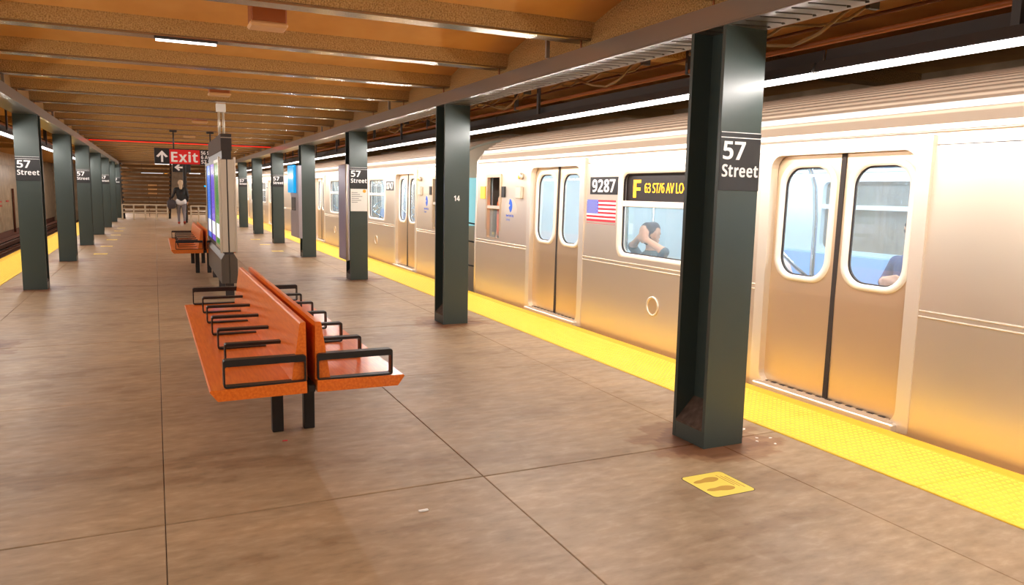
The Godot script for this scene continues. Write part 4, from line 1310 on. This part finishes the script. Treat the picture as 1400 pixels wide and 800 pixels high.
# ---------------------------------------------------------------- things on the floor
func sticker(at: Vector3, label: String, group: String, turn := 0.0) -> void:
	var t := thing("floor_sticker", label, "sticker", at, group)
	t.rotation.y = turn
	var h := 0.135
	obj("rim", MB.new().prism(rrect(-h - 0.005, -h - 0.012, h + 0.005, h + 0.012, 0.03), Vector3.ZERO, Vector3.RIGHT, Vector3(0, 0, 1), Vector3(0, 0.0008, 0)), M.sticker_rim, t)
	obj("face", MB.new().prism(rrect(-h, -h - 0.007, h, h + 0.007, 0.026), Vector3(0, 0.0006, 0), Vector3.RIGHT, Vector3(0, 0, 1), Vector3(0, 0.0008, 0)), M.sticker_yellow, t)
	for s in [-1.0, 1.0]:
		# a shoe print pointing to +x, heel at -x
		var fp := PackedVector2Array()
		for k in 28:
			var u := TAU * k / 28
			var px := 0.085 * cos(u)
			var w := 0.030 + 0.008 * cos(u) - 0.009 * exp(-pow((px + 0.02) / 0.03, 2.0))
			fp.append(Vector2(-0.030 + px, 0.060 * s + 0.006 * s * cos(u) + w * sin(u)))
		obj("footprint", MB.new().prism(fp, Vector3(0, 0.0012, 0), Vector3.RIGHT, Vector3(0, 0, 1), Vector3(0, 0.0006, 0)), M.sticker_brown, t)
	for k in 3:
		obj("text_line", MB.new().box(Vector3(0.068 + k * 0.018, 0.0012, -0.10 + 0.015 * k), Vector3(0.074 + k * 0.018, 0.0018, 0.09 - 0.02 * (2 - k))), M.sticker_brown, t)
func floor_bits() -> void:
	sticker(Vector3(2.648, 0, -3.0), "square yellow footprint sticker on the floor beside the large column with a 57 Street sign", "footprint stickers on the platform floor")
	var r := [-19.0, -21.3, -23.5]
	var l := [-18.9, -21.25, -23.8, -26.1, -28.35, -30.3]
	for z in r: sticker(Vector3(2.65, 0, z), "small yellow footprint sticker beside the train-side columns past the help box", "footprint stickers past the help box")
	for z in l: sticker(Vector3(-1.13, 0, z), "small yellow footprint sticker beside the far-track columns", "footprint stickers by the far track")
	single("paper_scrap", MB.new().box(Vector3(-0.024, 0, -0.008), Vector3(0.024, 0.008, 0.008), 0.002), M.flake_white, "small white paper scrap lying on the open platform floor", "scrap", Vector3(1.101, 0, -3.268))
	single("red_scrap", MB.new().box(Vector3(-0.015, 0, -0.006), Vector3(0.015, 0.004, 0.006), 0.001), M.flag_red, "tiny red scrap on the floor by the near bench legs", "scrap", Vector3(0.655, 0, -4.55))
	var rng := RandomNumberGenerator.new()
	rng.seed = 7
	for k in 9:
		var s := 0.006 + 0.012 * rng.randf()
		var f := single("plaster_flake", MB.new().prism(PackedVector2Array([Vector2(-s, -s * 0.5), Vector2(s * 0.7, -s * 0.7), Vector2(s, s * 0.3), Vector2(-s * 0.2, s * 0.7)]), Vector3.ZERO, Vector3.RIGHT, Vector3(0, 0, 1), Vector3(0, 0.003, 0)), M.flake_white, "tiny white plaster flake scattered at the foot of the column by the footprint sticker", "flake", Vector3(3.27 + 0.22 * rng.randf(), 0, -3.70 + 0.35 * rng.randf()), "plaster flakes by the column foot")
		f.rotation.y = rng.randf() * TAU

# ---------------------------------------------------------------- people
# bones: [a, b, radius a, radius b, colour]; joined with a smooth minimum and meshed as surface nets
func body(bones: Array, cell: float, k := 0.025) -> ArrayMesh:
	var lo := Vector3.INF
	var hi := -Vector3.INF
	for b in bones:
		var r := maxf(b[2], b[3]) + 0.05
		lo = lo.min(b[0] - Vector3.ONE * r).min(b[1] - Vector3.ONE * r)
		hi = hi.max(b[0] + Vector3.ONE * r).max(b[1] + Vector3.ONE * r)
	var nx := int((hi.x - lo.x) / cell) + 2
	var ny := int((hi.y - lo.y) / cell) + 2
	var nz := int((hi.z - lo.z) / cell) + 2
	var f := PackedFloat32Array()
	f.resize(nx * ny * nz)
	f.fill(1.0)
	var near := PackedFloat32Array()
	near.resize(nx * ny * nz)
	near.fill(1.0)
	var who := PackedInt32Array()
	who.resize(nx * ny * nz)
	for bi in bones.size():
		var b: Array = bones[bi]
		var a: Vector3 = b[0]
		var ab: Vector3 = b[1] - a
		var l2 := maxf(ab.length_squared(), 1e-8)
		var r := maxf(b[2], b[3]) + 0.045
		var p0: Vector3 = ((b[0].min(b[1]) - Vector3.ONE * r) - lo) / cell
		var p1: Vector3 = ((b[0].max(b[1]) + Vector3.ONE * r) - lo) / cell
		for z in range(maxi(0, int(p0.z)), mini(nz - 1, int(p1.z) + 1) + 1):
			for y in range(maxi(0, int(p0.y)), mini(ny - 1, int(p1.y) + 1) + 1):
				for x in range(maxi(0, int(p0.x)), mini(nx - 1, int(p1.x) + 1) + 1):
					var p := lo + Vector3(x, y, z) * cell
					var t := clampf((p - a).dot(ab) / l2, 0.0, 1.0)
					var d: float = (p - a - ab * t).length() - lerpf(b[2], b[3], t)
					var i := (z * ny + y) * nx + x
					if d < near[i]:
						near[i] = d
						who[i] = bi
					var h := clampf(0.5 + 0.5 * (f[i] - d) / k, 0.0, 1.0)
					f[i] = lerpf(f[i], d, h) - k * h * (1.0 - h)
	var vid := PackedInt32Array()
	vid.resize(nx * ny * nz)
	vid.fill(-1)
	var verts := PackedVector3Array()
	var cols := PackedColorArray()
	var idx := PackedInt32Array()
	var sy := nx
	var sz := nx * ny
	var corner := [0, 1, sy, sy + 1, sz, sz + 1, sz + sy, sz + sy + 1]
	for z in nz - 1:
		for y in ny - 1:
			for x in nx - 1:
				var i := z * sz + y * sy + x
				var inside := 0
				for c in corner:
					if f[i + c] < 0.0: inside += 1
				if inside == 0 or inside == 8: continue
				var s := Vector3.ZERO
				var n := 0
				for c1 in 8:
					for bit in [1, 2, 4]:
						if c1 & bit: continue
						var c2: int = c1 | bit
						var fa := f[i + corner[c1]]
						var fb := f[i + corner[c2]]
						if (fa < 0.0) != (fb < 0.0):
							var t := fa / (fa - fb)
							var pa := Vector3(c1 & 1, (c1 >> 1) & 1, (c1 >> 2) & 1)
							var pb := Vector3(c2 & 1, (c2 >> 1) & 1, (c2 >> 2) & 1)
							s += pa.lerp(pb, t)
							n += 1
				vid[i] = verts.size()
				verts.append(lo + (Vector3(x, y, z) + s / n) * cell)
				var cc: Color = bones[who[i]][4]
				cols.append(cc.srgb_to_linear())
	for z in range(1, nz - 1):
		for y in range(1, ny - 1):
			for x in range(1, nx - 1):
				var i := z * sz + y * sy + x
				for ax in 3:
					var step: int = [1, sy, sz][ax]
					var u: int = [sy, sz, 1][ax]
					var w: int = [sz, 1, sy][ax]
					var ia := f[i] < 0.0
					if ia == (f[i + step] < 0.0): continue
					var q := [vid[i], vid[i - u], vid[i - u - w], vid[i - w]]
					if q.min() < 0: continue
					if ia: idx.append_array(PackedInt32Array([q[0], q[2], q[1], q[0], q[3], q[2]]))
					else: idx.append_array(PackedInt32Array([q[0], q[1], q[2], q[0], q[2], q[3]]))
	var arr := []
	arr.resize(Mesh.ARRAY_MAX)
	arr[Mesh.ARRAY_VERTEX] = verts
	arr[Mesh.ARRAY_COLOR] = cols
	arr[Mesh.ARRAY_INDEX] = idx
	var st := SurfaceTool.new()
	st.create_from_arrays(arr)
	st.generate_normals()
	return st.commit()

func hand_bones(w: Vector3, dir: Vector3, across: Vector3, s: float, skin: Color, curl: Vector3) -> Array:
	# palm, four fingers of unequal length bent at the knuckle, and a thumb leaving the side of the palm
	var out := [[w, w + dir * 0.055, 0.024, 0.026, skin], [w + dir * 0.03 - across * 0.022 * s, w + dir * 0.075 - across * 0.024 * s, 0.015, 0.013, skin], [w + dir * 0.03 + across * 0.022 * s, w + dir * 0.075 + across * 0.024 * s, 0.015, 0.013, skin]]
	var ln := [0.062, 0.075, 0.07, 0.055]
	for i in 4:
		var o := w + dir * 0.075 + across * s * (-0.033 + 0.022 * i)
		var m: Vector3 = o + (dir + across * s * (0.06 * (i - 1.5)) + curl * 0.25).normalized() * ln[i] * 0.55
		out.append([o, m, 0.0095, 0.009, skin])
		out.append([m, m + (dir + curl * 0.8).normalized() * ln[i] * 0.5, 0.009, 0.0075, skin])
	var t0 := w + dir * 0.02 - across * s * 0.028
	var t1 := t0 + (dir * 0.7 - across * s * 0.8).normalized() * 0.04
	out.append([t0, t1, 0.0125, 0.011, skin])
	out.append([t1, t1 + (dir + curl * 0.5).normalized() * 0.032, 0.0105, 0.008, skin])
	return out

func head_bones(c: Vector3, fwd: Vector3, skin: Color, hair: Color, long_hair := false) -> Array:
	var up := Vector3.UP
	var right := fwd.cross(up)
	var out := [[c + up * 0.02 - fwd * 0.012, c + up * 0.035 + fwd * 0.012, 0.088, 0.085, skin], [c - up * 0.045 + fwd * 0.03, c - up * 0.075 + fwd * 0.045, 0.06, 0.045, skin], [c + fwd * 0.092 + up * 0.01, c + fwd * 0.105 - up * 0.022, 0.012, 0.015, skin]]
	for s in [-1.0, 1.0]:
		out.append([c + right * 0.084 * s + up * 0.02, c + right * 0.088 * s - up * 0.03, 0.014, 0.01, skin])
		out.append([c + right * 0.033 * s + fwd * 0.088 + up * 0.015, c + right * 0.036 * s + fwd * 0.088 + up * 0.015, 0.009, 0.009, rgb(40, 30, 28)])
	out.append([c + fwd * 0.088 - right * 0.018 - up * 0.058, c + fwd * 0.088 + right * 0.018 - up * 0.058, 0.008, 0.008, rgb(150, 76, 70)])
	out.append([c + up * 0.055 - fwd * 0.035, c + up * 0.075 + fwd * 0.03, 0.088, 0.07, hair])
	out.append([c - fwd * 0.045 + up * 0.04, c - fwd * 0.05 - up * 0.04, 0.08, 0.06, hair])
	if long_hair:
		out.append([c - fwd * 0.06, c - fwd * 0.07 - up * 0.2, 0.075, 0.05, hair])
	return out

func person(label: String, at: Vector3, turn: float, bones: Array, cell: float) -> Node3D:
	var t := thing("person", label, "person", at)
	t.rotation.y = turn
	inst("body", body(bones, cell), M.body_vertex, t)
	return t

func people() -> void:
	var skin := rgb(206, 152, 122)
	# walker seen from behind, facing -z
	var jk := rgb(26, 24, 28)
	var tr := rgb(120, 112, 116)
	var sh := rgb(168, 56, 34)
	var hair := rgb(200, 176, 146)
	var f := Vector3(0, 0, -1)
	var b := [[Vector3(0, 0.98, 0), Vector3(0, 1.2, 0.01), 0.15, 0.15, jk], [Vector3(-0.05, 1.2, 0.01), Vector3(-0.1, 1.38, 0), 0.13, 0.09, jk], [Vector3(0.05, 1.2, 0.01), Vector3(0.1, 1.38, 0), 0.13, 0.09, jk], [Vector3(-0.16, 1.4, 0), Vector3(0.16, 1.4, 0), 0.075, 0.075, jk], [Vector3(0, 1.4, 0), Vector3(0, 1.54, -0.01), 0.055, 0.052, skin], [Vector3(-0.06, 0.90, 0), Vector3(0.06, 0.90, 0), 0.145, 0.145, rgb(222, 222, 226)],
		[Vector3(-0.09, 0.86, 0), Vector3(-0.10, 0.48, -0.10), 0.10, 0.068, tr], [Vector3(-0.10, 0.48, -0.10), Vector3(-0.10, 0.10, -0.02), 0.066, 0.042, tr], [Vector3(-0.10, 0.06, 0.0), Vector3(-0.105, 0.045, -0.16), 0.045, 0.04, sh],
		[Vector3(0.09, 0.86, 0), Vector3(0.10, 0.48, 0.04), 0.10, 0.068, tr], [Vector3(0.10, 0.48, 0.04), Vector3(0.10, 0.13, 0.24), 0.066, 0.042, tr], [Vector3(0.10, 0.10, 0.25), Vector3(0.105, 0.045, 0.12), 0.045, 0.04, sh],
		[Vector3(-0.2, 1.4, 0), Vector3(-0.29, 1.14, 0.04), 0.06, 0.048, jk], [Vector3(-0.29, 1.14, 0.04), Vector3(-0.32, 1.06, -0.14), 0.046, 0.034, jk], [Vector3(0.2, 1.4, 0), Vector3(0.25, 1.12, 0.05), 0.06, 0.048, jk], [Vector3(0.25, 1.12, 0.05), Vector3(0.24, 0.93, -0.1), 0.046, 0.034, jk]]
	b += head_bones(Vector3(0, 1.64, -0.015), f, skin, hair, true)
	b += hand_bones(Vector3(-0.32, 1.06, -0.15), Vector3(-0.1, -0.3, -0.95).normalized(), Vector3(0, 1, -0.3).normalized(), 1.0, skin, Vector3(0.5, -0.5, 0))
	b += hand_bones(Vector3(0.24, 0.92, -0.11), Vector3(0, -0.95, -0.3).normalized(), Vector3(0, -0.3, 0.95).normalized(), 1.0, skin, Vector3(-0.4, 0, -0.3))
	person("person walking away in a black jacket, grey trousers and reddish shoes, carrying a dark bag", Vector3(0.95, 0, -33.4), 0.0, b, 0.013)
	var bg := thing("shoulder_bag", "dark grey slouchy bag hanging from the walking person's arm", "bag", Vector3(0.60, 0.62, -33.4))
	obj("pouch", MB.new(true).prism(rrect(-0.17, 0, 0.15, 0.36, 0.11, 5), Vector3(0, 0, -0.09), Vector3.RIGHT, Vector3.UP, Vector3(0, 0, 0.18)), M.bag_grey, bg)
	obj("strap", MB.new(true).tube([Vector3(-0.1, 0.33, 0), Vector3(-0.06, 0.43, -0.05), Vector3(-0.01, 0.45, -0.1), Vector3(0.06, 0.33, 0)], 0.014, 6), M.bag_grey, bg)

	# seated rider with both hands behind the head, back to the window (faces +x)
	var cx := 4.83
	var g := rgb(60, 84, 92)
	var ff := Vector3(1, 0, 0)
	var hd := Vector3(0.0, 1.09, 0.0)
	b = [[Vector3(0.05, 0.55, 0), Vector3(0.0, 0.78, 0), 0.15, 0.15, g], [Vector3(0, 0.78, -0.13), Vector3(0, 0.78, 0.13), 0.09, 0.09, g], [Vector3(0, 0.82, 0), Vector3(0, 0.98, 0), 0.055, 0.05, skin],
		[Vector3(0, 0.80, -0.16), Vector3(-0.03, 0.95, -0.30), 0.058, 0.048, g], [Vector3(-0.03, 0.95, -0.30), Vector3(-0.105, 1.065, -0.06), 0.044, 0.03, skin],
		[Vector3(0, 0.80, 0.16), Vector3(-0.03, 0.93, 0.29), 0.058, 0.048, g], [Vector3(-0.03, 0.93, 0.29), Vector3(-0.11, 1.05, 0.07), 0.044, 0.03, skin],
		[Vector3(0.08, 0.52, -0.09), Vector3(0.48, 0.52, -0.11), 0.085, 0.065, jk], [Vector3(0.48, 0.52, -0.11), Vector3(0.5, 0.1, -0.11), 0.062, 0.042, jk], [Vector3(0.08, 0.52, 0.09), Vector3(0.48, 0.52, 0.11), 0.085, 0.065, jk], [Vector3(0.48, 0.52, 0.11), Vector3(0.5, 0.1, 0.11), 0.062, 0.042, jk], [Vector3(0.48, 0.065, -0.11), Vector3(0.62, 0.06, -0.11), 0.04, 0.036, jk], [Vector3(0.48, 0.065, 0.11), Vector3(0.62, 0.06, 0.11), 0.04, 0.036, jk]]
	b += head_bones(hd, ff, skin, rgb(44, 46, 60))
	b += hand_bones(Vector3(-0.112, 1.06, -0.055), Vector3(-0.05, 0.35, 0.9).normalized(), Vector3(0, 1, -0.35).normalized(), 1.0, skin, Vector3(0.4, 0.2, 0))
	b += hand_bones(Vector3(-0.125, 1.045, 0.07), Vector3(-0.02, 0.85, -0.5).normalized(), Vector3(0, 0.5, 0.85).normalized(), 1.0, skin, Vector3(0.4, 0.2, 0))
	person("seated rider with hands clasped behind a dark-haired head, below the amber destination display", Vector3(cx, 0, -6.74), 0.0, b, 0.010)

	# seated rider on the far bench, arms folded on the lap (faces -x)
	var nv := rgb(44, 58, 104)
	b = [[Vector3(-0.05, 0.55, 0), Vector3(0.0, 0.84, 0), 0.15, 0.15, nv], [Vector3(0, 0.86, -0.14), Vector3(0, 0.86, 0.14), 0.09, 0.09, nv], [Vector3(0, 0.9, 0), Vector3(0, 1.08, 0), 0.055, 0.05, skin],
		[Vector3(0, 0.88, -0.18), Vector3(-0.06, 0.66, -0.26), 0.06, 0.05, nv], [Vector3(-0.06, 0.66, -0.26), Vector3(-0.26, 0.72, -0.06), 0.046, 0.032, skin], [Vector3(0, 0.88, 0.18), Vector3(-0.06, 0.66, 0.26), 0.06, 0.05, nv], [Vector3(-0.06, 0.66, 0.26), Vector3(-0.28, 0.70, 0.05), 0.046, 0.032, skin],
		[Vector3(-0.08, 0.52, -0.09), Vector3(-0.46, 0.54, -0.12), 0.09, 0.068, jk], [Vector3(-0.46, 0.54, -0.12), Vector3(-0.46, 0.1, -0.12), 0.064, 0.042, jk], [Vector3(-0.08, 0.52, 0.09), Vector3(-0.46, 0.54, 0.12), 0.09, 0.068, jk], [Vector3(-0.46, 0.54, 0.12), Vector3(-0.46, 0.1, 0.12), 0.064, 0.042, jk], [Vector3(-0.44, 0.065, -0.12), Vector3(-0.58, 0.06, -0.12), 0.04, 0.036, jk], [Vector3(-0.44, 0.065, 0.12), Vector3(-0.58, 0.06, 0.12), 0.04, 0.036, jk]]
	b += head_bones(Vector3(0, 1.19, 0), Vector3(-1, 0, 0), skin, rgb(40, 30, 26))
	b += hand_bones(Vector3(-0.27, 0.72, -0.05), Vector3(-0.1, 0.1, 0.95).normalized(), Vector3(-0.2, 1, 0).normalized(), 1.0, skin, Vector3(0.5, -0.3, 0))
	b += hand_bones(Vector3(-0.29, 0.70, 0.04), Vector3(-0.1, -0.1, -0.95).normalized(), Vector3(-0.2, 1, 0).normalized(), 1.0, skin, Vector3(0.5, -0.3, 0))
	person("seated rider in a navy top with hands folded, inside the car behind the near doors", Vector3(6.95, 0, -5.2), 0.0, b, 0.013)

	# rider in a patterned top, back to the platform, by the door rail
	var pt := rgb(216, 190, 182)
	var pr := rgb(196, 70, 52)
	b = [[Vector3(0.05, 0.55, 0), Vector3(0.0, 0.88, 0), 0.15, 0.14, pt], [Vector3(0, 0.92, -0.15), Vector3(0, 0.92, 0.15), 0.085, 0.085, pt], [Vector3(0.0, 0.95, 0), Vector3(0.02, 1.08, 0), 0.052, 0.05, skin],
		[Vector3(0.02, 0.93, 0.18), Vector3(0.1, 0.66, 0.25), 0.062, 0.05, pt], [Vector3(0.1, 0.66, 0.25), Vector3(0.3, 0.62, 0.1), 0.044, 0.03, skin], [Vector3(0.02, 0.93, -0.18), Vector3(0.1, 0.66, -0.25), 0.062, 0.05, pt], [Vector3(0.1, 0.66, -0.25), Vector3(0.3, 0.62, -0.1), 0.044, 0.03, skin],
		[Vector3(0.08, 0.52, -0.09), Vector3(0.46, 0.53, -0.11), 0.085, 0.065, jk], [Vector3(0.46, 0.53, -0.11), Vector3(0.46, 0.1, -0.11), 0.062, 0.042, jk], [Vector3(0.08, 0.52, 0.09), Vector3(0.46, 0.53, 0.11), 0.085, 0.065, jk], [Vector3(0.46, 0.53, 0.11), Vector3(0.46, 0.1, 0.11), 0.062, 0.042, jk], [Vector3(0.45, 0.065, -0.11), Vector3(0.58, 0.06, -0.11), 0.04, 0.036, jk], [Vector3(0.45, 0.065, 0.11), Vector3(0.58, 0.06, 0.11), 0.04, 0.036, jk]]
	# printed red blots of the patterned top, laid just under its surface
	var rg := RandomNumberGenerator.new()
	rg.seed = 3
	for i in 70:
		var u := rg.randf()
		var sgn := 1.0 if i % 2 == 0 else -1.0
		var c := Vector3(0.02, 0.93, 0.18 * sgn).lerp(Vector3(0.1, 0.66, 0.25 * sgn), u) + Vector3(rg.randf() - 0.5, rg.randf() - 0.5, rg.randf() - 0.5).normalized() * (0.062 - 0.012 * u - 0.008)
		if i % 3 != 0:
			var th := rg.randf() * TAU
			c = Vector3(0.02 + 0.14 * cos(th), 0.62 + 0.28 * rg.randf(), 0.14 * sin(th))
		if i % 5 == 0: c = Vector3(0.079 * (1.0 if i % 2 == 0 else -1.0) * rg.randf(), 0.985, 0.32 * (rg.randf() - 0.5))
		b.append([c, c + Vector3(0, 0.014, 0.014), 0.017, 0.013, pr])
	b += head_bones(Vector3(0.05, 1.16, 0.0), ff, skin, rgb(72, 44, 30))
	b += hand_bones(Vector3(0.3, 0.62, 0.09), Vector3(0.4, 0.1, -0.9).normalized(), Vector3(0, 1, 0), 1.0, skin, Vector3(-0.3, -0.5, 0))
	b += hand_bones(Vector3(0.3, 0.62, -0.09), Vector3(0.4, 0.1, 0.9).normalized(), Vector3(0, 1, 0), 1.0, skin, Vector3(-0.3, -0.5, 0))
	person("seated rider in a white and red patterned top beside the near car doors", Vector3(4.84, 0, -5.03), 0.0, b, 0.012)

	# crew member at the open cab window
	var vs := rgb(216, 96, 34)
	b = [[Vector3(0, 0.95, 0), Vector3(0, 1.2, 0), 0.14, 0.14, vs], [Vector3(0, 1.32, -0.13), Vector3(0, 1.32, 0.13), 0.085, 0.085, vs], [Vector3(0, 1.2, 0), Vector3(0, 1.32, 0), 0.13, 0.11, vs], [Vector3(0, 1.36, 0), Vector3(0, 1.48, 0), 0.055, 0.05, skin], [Vector3(0, 0.92, 0.08), Vector3(0, 0.5, 0.09), 0.10, 0.07, jk], [Vector3(0, 0.5, 0.09), Vector3(0.02, 0.1, 0.09), 0.066, 0.045, jk], [Vector3(0, 0.92, -0.08), Vector3(0, 0.5, -0.09), 0.10, 0.07, jk], [Vector3(0, 0.5, -0.09), Vector3(0.02, 0.1, -0.09), 0.066, 0.045, jk], [Vector3(0.02, 0.065, 0.09), Vector3(-0.1, 0.06, 0.09), 0.042, 0.036, jk], [Vector3(0.02, 0.065, -0.09), Vector3(-0.1, 0.06, -0.09), 0.042, 0.036, jk],
		[Vector3(0, 1.32, 0.18), Vector3(-0.08, 1.08, 0.2), 0.06, 0.05, vs], [Vector3(-0.08, 1.08, 0.2), Vector3(-0.14, 1.3, 0.12), 0.045, 0.03, skin], [Vector3(0, 1.32, -0.18), Vector3(0.0, 1.05, -0.22), 0.06, 0.05, vs], [Vector3(0.0, 1.05, -0.22), Vector3(-0.05, 0.85, -0.2), 0.045, 0.03, skin]]
	b += head_bones(Vector3(0, 1.58, 0), Vector3(-1, 0, 0), skin, rgb(60, 56, 60))
	b += hand_bones(Vector3(-0.14, 1.3, 0.12), Vector3(-0.1, 0.95, -0.2).normalized(), Vector3(0, 0.2, 1).normalized(), 1.0, skin, Vector3(0.4, 0.2, 0))
	b += hand_bones(Vector3(-0.05, 0.84, -0.2), Vector3(0, -1, 0), Vector3(1, 0, 0), 1.0, skin, Vector3(0, 0, 0.4))
	person("train crew member in an orange vest standing behind the narrow open cab window", Vector3(4.66, 0.02, -10.11), 0.0, b, 0.014)
